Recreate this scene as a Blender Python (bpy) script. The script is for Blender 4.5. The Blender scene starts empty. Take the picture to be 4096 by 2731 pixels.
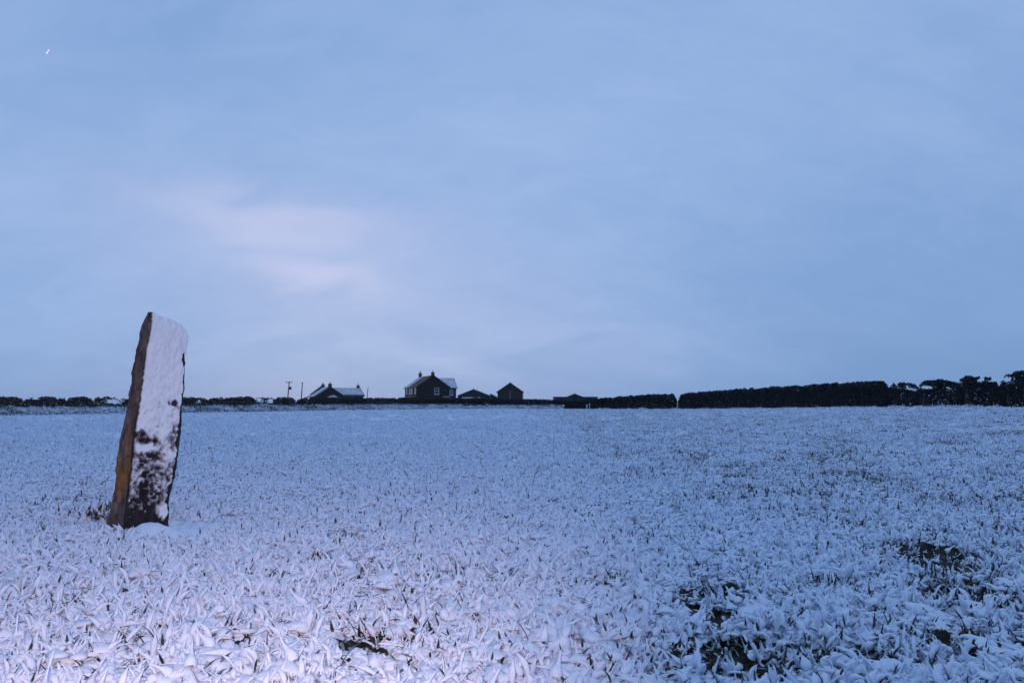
import bpy, math, random
import numpy as np
from mathutils import Vector, Matrix

random.seed(7)
rng = np.random.default_rng(11)
scene = bpy.context.scene
COL = scene.collection

# ------------------------------------------------------------------ camera
F = 3000.0                     # focal length in photograph pixels (4096 wide)
HORIZON = 1598.0               # row of the horizon in the photograph
PITCH = math.atan((HORIZON - 1365.5) / F)
CAM = Vector((0.0, 0.0, 1.55))
cam_data = bpy.data.cameras.new("camera")
cam_data.sensor_width = 36.0
cam_data.lens = 36.0 * F / 4096.0
cam_data.clip_start = 0.05
cam_data.clip_end = 8000.0
cam = bpy.data.objects.new("camera", cam_data)
cam.location = CAM
cam.rotation_euler = (math.pi / 2 + PITCH, 0, 0)
COL.objects.link(cam)
scene.camera = cam

# ------------------------------------------------------------------ sky at dusk
SUN_AZ = math.radians(-15.0)   # left of the view direction (+Y), behind the cloud
SUN_EL = math.radians(5.0)
world = bpy.data.worlds.new("World")
scene.world = world
world.use_nodes = True
wn, wl = world.node_tree.nodes, world.node_tree.links
wn.clear()


def N(nodes, t, **kw):
    n = nodes.new(t)
    for k, v in kw.items():
        setattr(n, k, v)
    return n


def math_node(nodes, links, op, a, b=None, clamp=False):
    n = nodes.new("ShaderNodeMath")
    n.operation = op
    n.use_clamp = clamp
    for i, v in enumerate((a, b)):
        if v is None:
            continue
        if isinstance(v, (int, float)):
            n.inputs[i].default_value = v
        else:
            links.new(v, n.inputs[i])
    return n.outputs[0]


def build_world():
    out = N(wn, "ShaderNodeOutputWorld")
    bg = N(wn, "ShaderNodeBackground")
    bg.inputs[1].default_value = 0.1
    wl.new(bg.outputs[0], out.inputs[0])
    sky = N(wn, "ShaderNodeTexSky")
    sky.sky_type = 'NISHITA'
    sky.sun_disc = False
    sky.sun_elevation = SUN_EL
    sky.sun_rotation = SUN_AZ
    sky.air_density = 1.0
    sky.dust_density = 0.6
    sky.ozone_density = 4.0
    co = N(wn, "ShaderNodeTexCoord")
    sep = N(wn, "ShaderNodeSeparateXYZ")
    wl.new(co.outputs['Generated'], sep.inputs[0])
    X, Y, Z = sep.outputs
    M = lambda op, a, b=None, c=False: math_node(wn, wl, op, a, b, c)
    # soft overcast: broad, faint bands in the cloud
    zz = M('ADD', M('MAXIMUM', Z, 0.0), 0.55)
    comb = N(wn, "ShaderNodeCombineXYZ")
    wl.new(M('DIVIDE', X, zz), comb.inputs[0])
    wl.new(M('DIVIDE', Y, zz), comb.inputs[1])
    mp = N(wn, "ShaderNodeMapping")
    mp.inputs['Rotation'].default_value = (0, 0, math.radians(-35))
    mp.inputs['Scale'].default_value = (1.0, 1.9, 1.0)
    mp.inputs['Location'].default_value = (3.3, 1.9, 0.0)
    wl.new(comb.outputs[0], mp.inputs[0])
    n1 = N(wn, "ShaderNodeTexNoise")
    n1.inputs['Scale'].default_value = 1.05
    n1.inputs['Detail'].default_value = 9.0
    n1.inputs['Roughness'].default_value = 0.58
    n1.inputs['Distortion'].default_value = 0.35
    wl.new(mp.outputs[0], n1.inputs['Vector'])
    ramp = N(wn, "ShaderNodeValToRGB")
    e = ramp.color_ramp.elements
    e[0].position = 0.30
    e[0].color = (0.236, 0.392, 0.700, 1)
    e[1].position = 0.70
    e[1].color = (0.350, 0.500, 0.812, 1)
    n3 = N(wn, "ShaderNodeTexNoise")
    n3.inputs['Scale'].default_value = 7.5
    n3.inputs['Detail'].default_value = 8.0
    n3.inputs['Roughness'].default_value = 0.6
    n3.inputs['Distortion'].default_value = 0.8
    wl.new(mp.outputs[0], n3.inputs['Vector'])
    mot = M('ADD', n1.outputs['Fac'], M('MULTIPLY', M('SUBTRACT', n3.outputs['Fac'], 0.5), 0.32))
    wl.new(mot, ramp.inputs[0])
    # afterglow in a thin slanting break of the cloud near the hidden sun
    yy = M('MAXIMUM', Y, 0.05)
    n2 = N(wn, "ShaderNodeTexNoise")
    n2.inputs['Scale'].default_value = 3.4
    n2.inputs['Detail'].default_value = 5.0
    n2.inputs['Distortion'].default_value = 0.6
    wl.new(mp.outputs[0], n2.inputs['Vector'])
    wob = M('MULTIPLY', M('SUBTRACT', n2.outputs['Fac'], 0.5), 0.16)
    px_, pz_ = M('DIVIDE', X, yy), M('DIVIDE', Z, yy)

    def patch(cx, cz, w1, w2, deg, k, wf):
        p = M('SUBTRACT', px_, cx)
        q = M('ADD', M('SUBTRACT', pz_, cz), M('MULTIPLY', wob, wf))
        ca, sa = math.cos(math.radians(deg)), math.sin(math.radians(deg))
        r1 = M('ADD', M('MULTIPLY', p, ca), M('MULTIPLY', q, sa))
        r2 = M('SUBTRACT', M('MULTIPLY', q, ca), M('MULTIPLY', p, sa))
        d1 = M('POWER', M('DIVIDE', r1, w1), 2.0)
        d2 = M('POWER', M('DIVIDE', r2, w2), 2.0)
        return M('MULTIPLY', M('POWER', 2.718, M('MULTIPLY', M('ADD', d1, d2), -1.0)), k)
    gf = M('ADD', patch(-0.33, 0.250, 0.16, 0.034, -8, 0.55, 0.8), patch(-0.265, 0.160, 0.095, 0.026, -12, 0.55, 0.7))
    gf = M('ADD', gf, patch(-0.24, 0.165, 0.36, 0.12, -10, 0.34, 1.2))
    gf = M('ADD', gf, patch(-0.02, 0.085, 0.30, 0.035, -2, 0.12, 1.0), True)
    front = N(wn, "ShaderNodeMapRange")
    front.inputs['From Min'].default_value = 0.1
    front.inputs['From Max'].default_value = 0.4
    wl.new(Y, front.inputs[0])
    gf = M('MULTIPLY', gf, front.outputs[0])
    # thicker, darker cloud low down and away from the afterglow
    el = M('ADD', Z, M('MULTIPLY', wob, 0.7))
    low = N(wn, "ShaderNodeMapRange", interpolation_type='SMOOTHSTEP')
    low.inputs['From Min'].default_value = 0.34
    low.inputs['From Max'].default_value = 0.06
    wl.new(el, low.inputs[0])
    away = N(wn, "ShaderNodeMapRange", interpolation_type='SMOOTHSTEP')
    away.inputs['From Min'].default_value = 0.93
    away.inputs['From Max'].default_value = 0.72
    dot = M('ADD', M('MULTIPLY', X, math.sin(SUN_AZ)), M('MULTIPLY', Y, math.cos(SUN_AZ)))
    wl.new(dot, away.inputs[0])
    hz = N(wn, "ShaderNodeMapRange", interpolation_type='SMOOTHSTEP')
    hz.inputs['From Min'].default_value = 0.10
    hz.inputs['From Max'].default_value = 0.015
    wl.new(el, hz.inputs[0])
    dk = M('ADD', M('MULTIPLY', M('MULTIPLY', low.outputs[0], away.outputs[0]), 0.62), M('MULTIPLY', hz.outputs[0], 0.55), True)
    deck = N(wn, "ShaderNodeMixRGB")
    deck.inputs[2].default_value = (0.196, 0.342, 0.630, 1)
    wl.new(dk, deck.inputs[0])
    wl.new(ramp.outputs[0], deck.inputs[1])
    mix = N(wn, "ShaderNodeMixRGB")
    mix.inputs[2].default_value = (0.570, 0.612, 0.860, 1)
    wl.new(gf, mix.inputs[0])
    wl.new(deck.outputs[0], mix.inputs[1])
    scale = N(wn, "ShaderNodeMixRGB", blend_type='MULTIPLY')
    scale.inputs[0].default_value = 1.0
    scale.inputs[2].default_value = (10, 10, 10, 1)
    wl.new(mix.outputs[0], scale.inputs[1])
    # the cloud deck lets a little of the clear dusk sky through
    fin = N(wn, "ShaderNodeMixRGB")
    fin.inputs[0].default_value = 0.96
    wl.new(sky.outputs[0], fin.inputs[1])
    wl.new(scale.outputs[0], fin.inputs[2])
    wl.new(fin.outputs[0], bg.inputs[0])


build_world()

sun_data = bpy.data.lights.new("sun", 'SUN')
sun_data.energy = 0.08
sun_data.angle = math.radians(25)
sun_data.color = (1.0, 0.90, 0.94)
sun = bpy.data.objects.new("sun", sun_data)
sun_dir = Vector((math.sin(SUN_AZ) * math.cos(SUN_EL), math.cos(SUN_AZ) * math.cos(SUN_EL), math.sin(SUN_EL)))
sun.rotation_euler = sun_dir.to_track_quat('Z', 'Y').to_euler()
COL.objects.link(sun)

# the flash that lit the near snow, the stone and the falling flake
flash_data = bpy.data.lights.new("camera_flash", 'SPOT')
flash_data.energy = 960.0
flash_data.color = (1.0, 0.68, 0.66)
flash_data.spot_size = math.radians(82)
flash_data.spot_blend = 1.0
flash_data.shadow_soft_size = 0.03
flash = bpy.data.objects.new("camera_flash", flash_data)
flash.location = (-0.08, 0.0, 1.60)
flash.rotation_euler = Vector((0.50, -1.0, 0.27)).to_track_quat('Z', 'Y').to_euler()
COL.objects.link(flash)

scene.view_settings.view_transform = 'Standard'
scene.view_settings.look = 'None'
scene.view_settings.exposure = 0.0
scene.view_settings.gamma = 1.0
scene.view_settings.use_curve_mapping = False
scene.cycles.max_bounces = 6
scene.cycles.diffuse_bounces = 3
scene.cycles.use_denoising = True


# ------------------------------------------------------------------ helpers
def ray(px, py):
    cx, cy = (px - 2048.0) / F, (1365.5 - py) / F
    c, s = math.cos(PITCH), math.sin(PITCH)
    return np.array((cx, c - s * cy, s + c * cy))


def at(px, py, Y):
    """World point seen at a photograph pixel, Y metres in front of the camera."""
    d = ray(px, py)
    return np.array(CAM) + d * (Y / d[1])


def smooth(t):
    t = np.clip(t, 0.0, 1.0)
    return t * t * (3 - 2 * t)


def _hash(ix, iy, iz, seed):
    h = (ix * 374761393 + iy * 668265263 + iz * 2147483647 + seed * 1274126177) & 0xFFFFFFFF
    h = ((h ^ (h >> 13)) * 1274126177) & 0xFFFFFFFF
    h = ((h ^ (h >> 16)) * 2246822519) & 0xFFFFFFFF
    return (h & 0xFFFF) / 65535.0


def noise2(x, y, seed=0):
    x = np.asarray(x, float)
    y = np.asarray(y, float)
    ix, iy = np.floor(x).astype(np.int64), np.floor(y).astype(np.int64)
    fx, fy = x - ix, y - iy
    ux, uy = fx * fx * fx * (fx * (fx * 6 - 15) + 10), fy * fy * fy * (fy * (fy * 6 - 15) + 10)
    z = np.zeros_like(ix)

    def gr(a, b, dx, dy):
        t = _hash(a, b, z, seed) * 2 * math.pi
        return np.cos(t) * dx + np.sin(t) * dy
    n00, n10 = gr(ix, iy, fx, fy), gr(ix + 1, iy, fx - 1, fy)
    n01, n11 = gr(ix, iy + 1, fx, fy - 1), gr(ix + 1, iy + 1, fx - 1, fy - 1)
    a = n00 + ux * (n10 - n00)
    b = n01 + ux * (n11 - n01)
    return (a + uy * (b - a)) * 1.5


def noise3(x, y, z, seed=0):
    x, y, z = (np.asarray(v, float) for v in (x, y, z))
    i = [np.floor(v).astype(np.int64) for v in (x, y, z)]
    f = [v - k for v, k in zip((x, y, z), i)]
    u = [smooth(v) for v in f]
    r = 0
    for dx in (0, 1):
        for dy in (0, 1):
            for dz in (0, 1):
                w = (u[0] if dx else 1 - u[0]) * (u[1] if dy else 1 - u[1]) * (u[2] if dz else 1 - u[2])
                r = r + w * _hash(i[0] + dx, i[1] + dy, i[2] + dz, seed)
    return r * 2 - 1


def fbm2(x, y, octv=4, seed=0, gain=0.5):
    a, s, r = 1.0, 0.0, 0.0
    for k in range(octv):
        r = r + a * noise2(x * 2 ** k + 17.3 * k, y * 2 ** k - 9.1 * k, seed + k)
        s += a
        a *= gain
    return r / s


def fbm3(x, y, z, octv=3, seed=0, gain=0.5):
    a, s, r = 1.0, 0.0, 0.0
    for k in range(octv):
        r = r + a * noise3(x * 2 ** k, y * 2 ** k, z * 2 ** k, seed + k)
        s += a
        a *= gain
    return r / s


def mesh_obj(name, verts, faces, mats, parent=None, mat_idx=None, smooth_shade=False, link=True):
    me = bpy.data.meshes.new(name)
    me.from_pydata([tuple(v) for v in verts], [], [tuple(f) for f in faces])
    for m in (mats if isinstance(mats, (list, tuple)) else [mats]):
        me.materials.append(m)
    if mat_idx is not None:
        me.polygons.foreach_set("material_index", np.asarray(mat_idx, dtype=np.int32))
    if smooth_shade:
        me.polygons.foreach_set("use_smooth", np.ones(len(me.polygons), dtype=bool))
    me.update()
    o = bpy.data.objects.new(name, me)
    if link:
        COL.objects.link(o)
    if parent is not None:
        o.parent = parent
    return o


def grid_mesh(name, P, mat, parent=None, flip=False, smooth_shade=True, mats=None):
    """P: array rows x cols x 3."""
    r, c, _ = P.shape
    me = bpy.data.meshes.new(name)
    idx = np.arange(r * c).reshape(r, c)
    q = np.stack([idx[:-1, :-1], idx[:-1, 1:], idx[1:, 1:], idx[1:, :-1]], -1).reshape(-1, 4)
    if flip:
        q = q[:, ::-1]
    me.vertices.add(r * c)
    me.vertices.foreach_set("co", P.reshape(-1).astype(np.float32))
    me.loops.add(q.size)
    me.loops.foreach_set("vertex_index", q.reshape(-1).astype(np.int32))
    me.polygons.add(len(q))
    me.polygons.foreach_set("loop_start", (np.arange(len(q)) * 4).astype(np.int32))
    me.polygons.foreach_set("use_smooth", np.full(len(q), smooth_shade))
    me.materials.append(mat)
    me.update(calc_edges=True)
    me.validate()
    o = bpy.data.objects.new(name, me)
    COL.objects.link(o)
    if parent is not None:
        o.parent = parent
    return o


def empty(name, loc, rz=0.0):
    o = bpy.data.objects.new(name, None)
    o.location = tuple(loc)
    o.rotation_euler = (0, 0, rz)
    o.empty_display_size = 0.3
    COL.objects.link(o)
    return o


def tag(o, label=None, cat=None, group=None, kind=None):
    for k, v in (("label", label), ("category", cat), ("group", group), ("kind", kind)):
        if v:
            o[k] = v
    return o


class MB:
    def __init__(self):
        self.v, self.f = [], []

    def add(self, vs, fs):
        b = len(self.v)
        self.v += [tuple(p) for p in vs]
        self.f += [tuple(b + i for i in f) for f in fs]
        return self

    def box(self, x0, x1, y0, y1, z0, z1):
        vs = [(x, y, z) for z in (z0, z1) for y in (y0, y1) for x in (x0, x1)]
        return self.add(vs, [(0, 2, 3, 1), (4, 5, 7, 6), (0, 1, 5, 4), (2, 6, 7, 3), (0, 4, 6, 2), (1, 3, 7, 5)])

    def prism(self, poly, d):
        """poly: 3-D polygon, extruded by the vector d."""
        n = len(poly)
        a = [np.array(p, float) for p in poly]
        b = [p + np.array(d, float) for p in a]
        return self.add(a + b, [tuple(range(n))[::-1], tuple(range(n, 2 * n))] +
                        [(i, (i + 1) % n, n + (i + 1) % n, n + i) for i in range(n)])

    def tube(self, p0, p1, r0, r1, n=8):
        p0, p1 = Vector(p0), Vector(p1)
        d = (p1 - p0).normalized()
        a = d.orthogonal().normalized()
        b = d.cross(a)
        vs = []
        for p, r in ((p0, r0), (p1, r1)):
            for k in range(n):
                t = 2 * math.pi * k / n
                vs.append(p + a * (math.cos(t) * r) + b * (math.sin(t) * r))
        return self.add(vs, [(i, (i + 1) % n, n + (i + 1) % n, n + i) for i in range(n)] +
                        [tuple(range(n))[::-1], tuple(range(n, 2 * n))])

    def build(self, name, mat, parent=None):
        return mesh_obj(name, self.v, self.f, mat, parent)


# ------------------------------------------------------------------ materials
def mat(name, c1, c2=None, scale=5.0, rough=0.85, bump=0.0, bscale=None, spec=0.2, detail=5.0):
    m = bpy.data.materials.new(name)
    m.use_nodes = True
    n, l = m.node_tree.nodes, m.node_tree.links
    b = n["Principled BSDF"]
    b.inputs['Roughness'].default_value = rough
    b.inputs['Specular IOR Level'].default_value = spec
    if c2 is None:
        b.inputs['Base Color'].default_value = (*c1, 1)
    co = n.new("ShaderNodeTexCoord")
    if c2 is not None:
        t = n.new("ShaderNodeTexNoise")
        t.inputs['Scale'].default_value = scale
        t.inputs['Detail'].default_value = detail
        l.new(co.outputs['Object'], t.inputs['Vector'])
        r = n.new("ShaderNodeValToRGB")
        r.color_ramp.elements[0].position = 0.36
        r.color_ramp.elements[1].position = 0.64
        r.color_ramp.elements[0].color = (*c1, 1)
        r.color_ramp.elements[1].color = (*c2, 1)
        l.new(t.outputs['Fac'], r.inputs[0])
        l.new(r.outputs[0], b.inputs['Base Color'])
    if bump:
        t2 = n.new("ShaderNodeTexNoise")
        t2.inputs['Scale'].default_value = bscale or scale * 4
        t2.inputs['Detail'].default_value = 6
        l.new(co.outputs['Object'], t2.inputs['Vector'])
        bp = n.new("ShaderNodeBump")
        bp.inputs['Strength'].default_value = bump
        bp.inputs['Distance'].default_value = 0.02
        l.new(t2.outputs['Fac'], bp.inputs['Height'])
        l.new(bp.outputs[0], b.inputs['Normal'])
    return m


SNOW = mat("snow", (0.64, 0.725, 0.865), (0.70, 0.775, 0.89), 30, rough=0.75, bump=0.25, bscale=140)
SNOW_FAR = mat("snow_far", (0.66, 0.70, 0.77), (0.78, 0.81, 0.86), 3, rough=0.85, bump=0.2, bscale=20)
BLADE = mat("grass_blade", (0.014, 0.024, 0.012), (0.036, 0.050, 0.022), 6, rough=0.55, spec=0.3)
STRAW = mat("dead_grass", (0.026, 0.017, 0.016), (0.070, 0.044, 0.036), 6, rough=0.7)
FROST = mat("snow_dusted_blade", (0.05, 0.07, 0.10), (0.24, 0.29, 0.38), 18, rough=0.8)
BRICK_D = mat("dark_rendered_wall", (0.010, 0.010, 0.011), (0.017, 0.016, 0.017), 0.8, bump=0.3, bscale=10)
BARN_W = mat("barn_stone", (0.016, 0.014, 0.015), (0.030, 0.025, 0.026), 1.1, bump=0.4, bscale=8)
ROOF_D = mat("slate_roof", (0.024, 0.026, 0.032), (0.042, 0.042, 0.048), 1.5, rough=0.6, bump=0.3, bscale=12)
ROOF_B = mat("brown_tiles", (0.070, 0.040, 0.026), (0.100, 0.062, 0.040), 1.2, rough=0.8, bump=0.4, bscale=12)
SHEET = mat("dark_cladding", (0.012, 0.014, 0.018), (0.020, 0.022, 0.027), 1.0, rough=0.6)
TRIM_W = mat("white_paint", (0.36, 0.37, 0.40), None, rough=0.5)
CHIM = mat("chimney_brick", (0.050, 0.036, 0.036), (0.085, 0.060, 0.056), 3, bump=0.4)
POLE_M = mat("weathered_pole", (0.045, 0.038, 0.034), (0.085, 0.072, 0.066), 3)
METAL_D = mat("dark_metal", (0.03, 0.032, 0.036), None, rough=0.45)
LEAF_A = mat("hedge_leaf_dark", (0.011, 0.014, 0.016), (0.024, 0.029, 0.031), 1.2, rough=0.65)
LEAF_B = mat("hedge_leaf_brown", (0.022, 0.021, 0.024), (0.036, 0.034, 0.036), 1.2, rough=0.75)
BARK = mat("bark", (0.020, 0.016, 0.014), (0.036, 0.030, 0.026), 5, bump=0.4)
ROOF_SNOW = mat("thin_roof_snow", (0.42, 0.42, 0.47), (0.62, 0.62, 0.66), 0.9, rough=0.85)
GREY_STONE = mat("grey_stone", (0.16, 0.16, 0.17), (0.26, 0.26, 0.27), 3)
GLASS = mat("window_glass", (0.02, 0.025, 0.03), None, rough=0.08, spec=0.8)


def ground_material():
    """Snow on dark turf; the painted-in vertex value says where turf is bare."""
    m = bpy.data.materials.new("snowy_field")
    m.use_nodes = True
    n, l = m.node_tree.nodes, m.node_tree.links
    b = n["Principled BSDF"]
    b.inputs['Roughness'].default_value = 0.8
    b.inputs['Specular IOR Level'].default_value = 0.2
    co = n.new("ShaderNodeTexCoord")
    at_ = n.new("ShaderNodeAttribute")
    at_.attribute_name = "bare"
    tn = n.new("ShaderNodeTexNoise")
    tn.inputs['Scale'].default_value = 22.0
    tn.inputs['Detail'].default_value = 5.0
    l.new(co.outputs['Object'], tn.inputs['Vector'])
    s1 = math_node(n, l, 'SUBTRACT', tn.outputs['Fac'], 0.5)
    s2 = math_node(n, l, 'MULTIPLY', s1, 1.3)
    s3 = math_node(n, l, 'ADD', at_.outputs['Fac'], s2)
    mr = n.new("ShaderNodeMapRange")
    mr.inputs['From Min'].default_value = 0.46
    mr.inputs['From Max'].default_value = 0.60
    l.new(s3, mr.inputs[0])
    t2 = n.new("ShaderNodeTexNoise")
    t2.inputs['Scale'].default_value = 40
    l.new(co.outputs['Object'], t2.inputs['Vector'])
    rs = n.new("ShaderNodeValToRGB")
    rs.color_ramp.elements[0].color = (0.008, 0.010, 0.007, 1)
    rs.color_ramp.elements[1].color = (0.024, 0.026, 0.014, 1)
    l.new(t2.outputs['Fac'], rs.inputs[0])
    mx = n.new("ShaderNodeMixRGB")
    mx.inputs[1].default_value = (0.66, 0.74, 0.875, 1)
    l.new(mr.outputs[0], mx.inputs[0])
    l.new(rs.outputs[0], mx.inputs[2])
    l.new(mx.outputs[0], b.inputs['Base Color'])
    t3 = n.new("ShaderNodeTexNoise")
    t3.inputs['Scale'].default_value = 60
    t3.inputs['Detail'].default_value = 6
    l.new(co.outputs['Object'], t3.inputs['Vector'])
    bp = n.new("ShaderNodeBump")
    bp.inputs['Strength'].default_value = 0.35
    bp.inputs['Distance'].default_value = 0.02
    l.new(t3.outputs['Fac'], bp.inputs['Height'])
    l.new(bp.outputs[0], b.inputs['Normal'])
    return m


FIELD_M = ground_material()

# ------------------------------------------------------------------ the lie of the land


def land(x, y):
    """Smooth ground height: the field swells gently to the right."""
    x = np.asarray(x, float)
    y = np.asarray(y, float)
    return 0.85 * smooth((x - 5) / 35) * smooth((130 - y) / 70) * smooth((y - 4) / 40)


def ground_at_px(px, py):
    d = ray(px, py)
    t = 1.0
    for _ in range(60):
        p = np.array(CAM) + d * t
        h = p[2] - float(land(p[0], p[1]))
        t += h / max(-d[2], 0.004) * 0.7
    return np.array(CAM) + d * t


# bare hollows in the snow: (px, py) in the photograph / half-width / half-depth in metres / strength
HOLES = []
for (u, v, rx, ry, s) in [
        (795, 1240, .20, .20, 1.25), (690, 1292, .38, .20, 1.2), (885, 1468, .18, .18, 1.2), (845, 1478, .10, .09, 1.0),
        (300, 1478, .24, .15, 1.0), (275, 1530, .13, .11, 1.1), (520, 1468, .09, .10, 1.0), (830, 1330, .13, .13, 1.0), (440, 1295, .13, .13, .9), (130, 1390, .2, .14, .85),
        (1640, 1372, .27, .22, 1.15), (1655, 1425, .19, .16, 1.1), (1560, 1400, .16, .12, .5), (1690, 1490, .22, .20, 1.25), (1725, 1545, .21, .16, 1.25),
        (1560, 1525, .22, .16, .8), (1470, 1545, .20, .1, .7), (2110, 1275, .38, .28, 1.15), (2150, 1310, .31, .21, 1.1),
        (2195, 1362, .32, .19, 1.2), (2230, 1390, .2, .12, .7), (2290, 1150, .60, .22, .8), (1975, 1092, .55, .35, .8), (1900, 1048, .5, .5, .5),
        (1680, 1100, .5, .35, .6), (1830, 1135, .4, .25, .55), (1925, 1180, .35, .2, .5), (2200, 1020, .8, .6, .5), (1710, 1075, .6, .35, .5),
        (1240, 1340, .10, .09, .7), (1400, 1345, .14, .10, .8), (1440, 1350, .10, .10, .7), (1210, 1190, .2, .15, .5), (1030, 1010, .3, .3, .3),
        (2290, 1000, .9, .7, .5), (2050, 1530, .4, .2, .7), (2270, 1490, .3, .2, .8), (2150, 1480, .3, .2, .5), (1270, 1010, .4, .3, .3),
        (215, 1150, .35, .5, .75), (230, 1195, .25, .16, .9), (180, 1120, .3, .6, .5)]:
    g = ground_at_px(u * 1.74150, v * 1.74150)
    HOLES.append((g[0], g[1], rx, ry, s))


def bareness(x, y):
    b = 0.40 * smooth((x + 0.6) / 5.0) + 0.42 * fbm2(x * 0.55, y * 0.45, 3, 5) + 0.34 * fbm2(x * 2.4, y * 2.0, 2, 41) + 0.02
    wx, wy = x + 0.16 * fbm2(x * 3.1, y * 3.1, 3, 45), y + 0.16 * fbm2(x * 3.1 + 9, y * 3.1, 3, 47)
    for hx, hy, rx, ry, s in HOLES:
        d2 = ((wx - hx) / rx) ** 2 + ((wy - hy) / ry) ** 2
        b = b + s * np.exp(-d2 * 0.8)
    return b


STONE_Y = 8.85
DRIFT = [(-4.10, 8.66, 0.30, 0.17, 0.16), (-4.40, 8.45, 0.25, 0.16, 0.06), (-4.85, 8.52, 0.22, 0.2, 0.05), (-3.85, 8.9, 0.2, 0.14, 0.05)]


def field_height(x, y):
    d = np.hypot(x, y)
    near = smooth((60 - d) / 50)
    h = 0.05 * fbm2(x * 0.35, y * 0.35, 3, 3)
    tuft = np.abs(fbm2(x * 2.7, y * 2.7, 3, 21))
    h = h + 0.15 * (0.3 - tuft)
    h = h + near * 0.045 * fbm2(x * 10, y * 10, 2, 31) + near * 0.014 * fbm2(x * 34, y * 30, 2, 33)
    for hx, hy, rx, ry, s in HOLES:
        h = h - 0.055 * s * np.exp(-(((x - hx) / rx) ** 2 + ((y - hy) / ry) ** 2))
    for hx, hy, rx, ry, s in DRIFT:
        k = np.exp(-(((x - hx) / rx) ** 2 + ((y - hy) / ry) ** 2))
        h = h * (1 - 0.8 * k) + s * k
    return h + land(x, y)


def build_field():
    rows, y = [], 1.6
    while y < 150:
        rows.append(y)
        y += max(0.012, y * 0.0050)
    rows = np.array(rows)
    u = np.linspace(-1, 1, 640)
    Yg = np.repeat(rows[:, None], len(u), 1)
    Xg = u[None, :] * (1.6 + 0.92 * Yg)
    Zg = field_height(Xg, Yg)
    o = grid_mesh("field", np.stack([Xg, Yg, Zg], -1), FIELD_M)
    a = o.data.attributes.new("bare", 'FLOAT', 'POINT')
    bv = bareness(Xg, Yg)
    bv = np.where(Yg > 20, bv * 0.9 + 0.04, bv)
    a.data.foreach_set("value", bv.reshape(-1).astype(np.float32))
    tag(o, kind='structure')
    # the land all round, a little lower than the crop
    s = 4000.0
    gx = np.array([-s, -600, -200, -90, -40, 0, 40, 90, 200, 600, s])
    gy = np.array([-s, -600, -150, -40, 0, 1.6, 60, 152, 260, 700, s])
    P = np.stack([*np.meshgrid(gx, gy), np.full((len(gy), len(gx)), -0.16)], -1)
    g = grid_mesh("ground", P, SNOW_FAR)
    tag(g, kind='structure')


build_field()


# ------------------------------------------------------------------ snow-laden grass
def blade_path(L, az, pitch, droop, n, bend=0.0):
    pts, p = [np.zeros(3)], np.zeros(3)
    a = pitch
    z = az
    for _ in range(n):
        d = np.array((math.cos(z) * math.cos(a), math.sin(z) * math.cos(a), math.sin(a)))
        p = p + d * (L / n)
        pts.append(p.copy())
        a -= droop / n
        z += bend / n
    return np.array(pts)


def add_blade(V, Fc, Mi, root, path, w, mi):
    n = len(path) - 1
    d = path[-1] - path[0]
    side = np.cross(d, (0, 0, 1.0))
    if np.linalg.norm(side) < 1e-6:
        side = np.array((1.0, 0, 0))
    side = side / np.linalg.norm(side)
    b = len(V)
    for i, p in enumerate(path):
        t = i / n
        ww = w * (0.75 + 0.5 * math.sin(math.pi * min(1, t * 1.2))) * (1 - t ** 2.2) * 0.5 + 0.0004
        V.append(root + p - side * ww)
        V.append(root + p + np.array((0, 0, -0.25 * ww)))
        V.append(root + p + side * ww)
    for i in range(n):
        for k in (0, 1):
            Fc.append((b + 3 * i + k, b + 3 * i + k + 1, b + 3 * i + k + 4, b + 3 * i + k + 3))
            Mi.append(mi)


def add_snow_strip(V, Fc, Mi, root, path, w, h, r, t0=0.0, t1=1.0, peak=False):
    """A rounded, lumpy load of snow lying along a leaf."""
    n = len(path) - 1
    K = 7
    d = path[-1] - path[0]
    side = np.cross(d, (0, 0, 1.0))
    ln = np.linalg.norm(side)
    side = side / ln if ln > 1e-6 else np.array((1.0, 0, 0))
    b = len(V)
    ph = r.random() * 6.28
    for i, p in enumerate(path):
        t = i / n
        k = 0.0 if (t < t0 or t > t1) else math.sin(math.pi * min(1.0, 0.16 + 0.84 * (t - t0) / (t1 - t0 + 1e-6))) ** 0.6
        if peak:
            k = 1.15 * (1 - t) ** 0.75 + 0.02
        k *= (1 if peak else 1 - 0.45 * t) * (0.85 + 0.3 * math.sin(ph + 7 * t) + 0.25 * (r.random() - 0.5))
        tan = path[min(i + 1, n)] - path[max(i - 1, 0)]
        tan = tan / (np.linalg.norm(tan) + 1e-9)
        up = np.cross(side, tan)
        if up[2] < 0:
            up = -up
        up = up * 0.65 + np.array((0, 0, 0.35))
        for q in range(K):
            a = math.pi * 2 * q / K
            ca, sa = math.cos(a), math.sin(a)
            V.append(root + p + side * (ca * w * 0.5 * k) + up * ((sa * 0.62 + 0.42) * h * k))
    for i in range(n):
        for q in range(K):
            q2 = (q + 1) % K
            Fc.append((b + i * K + q, b + i * K + q2, b + (i + 1) * K + q2, b + (i + 1) * K + q))
            Mi.append(0)


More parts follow.
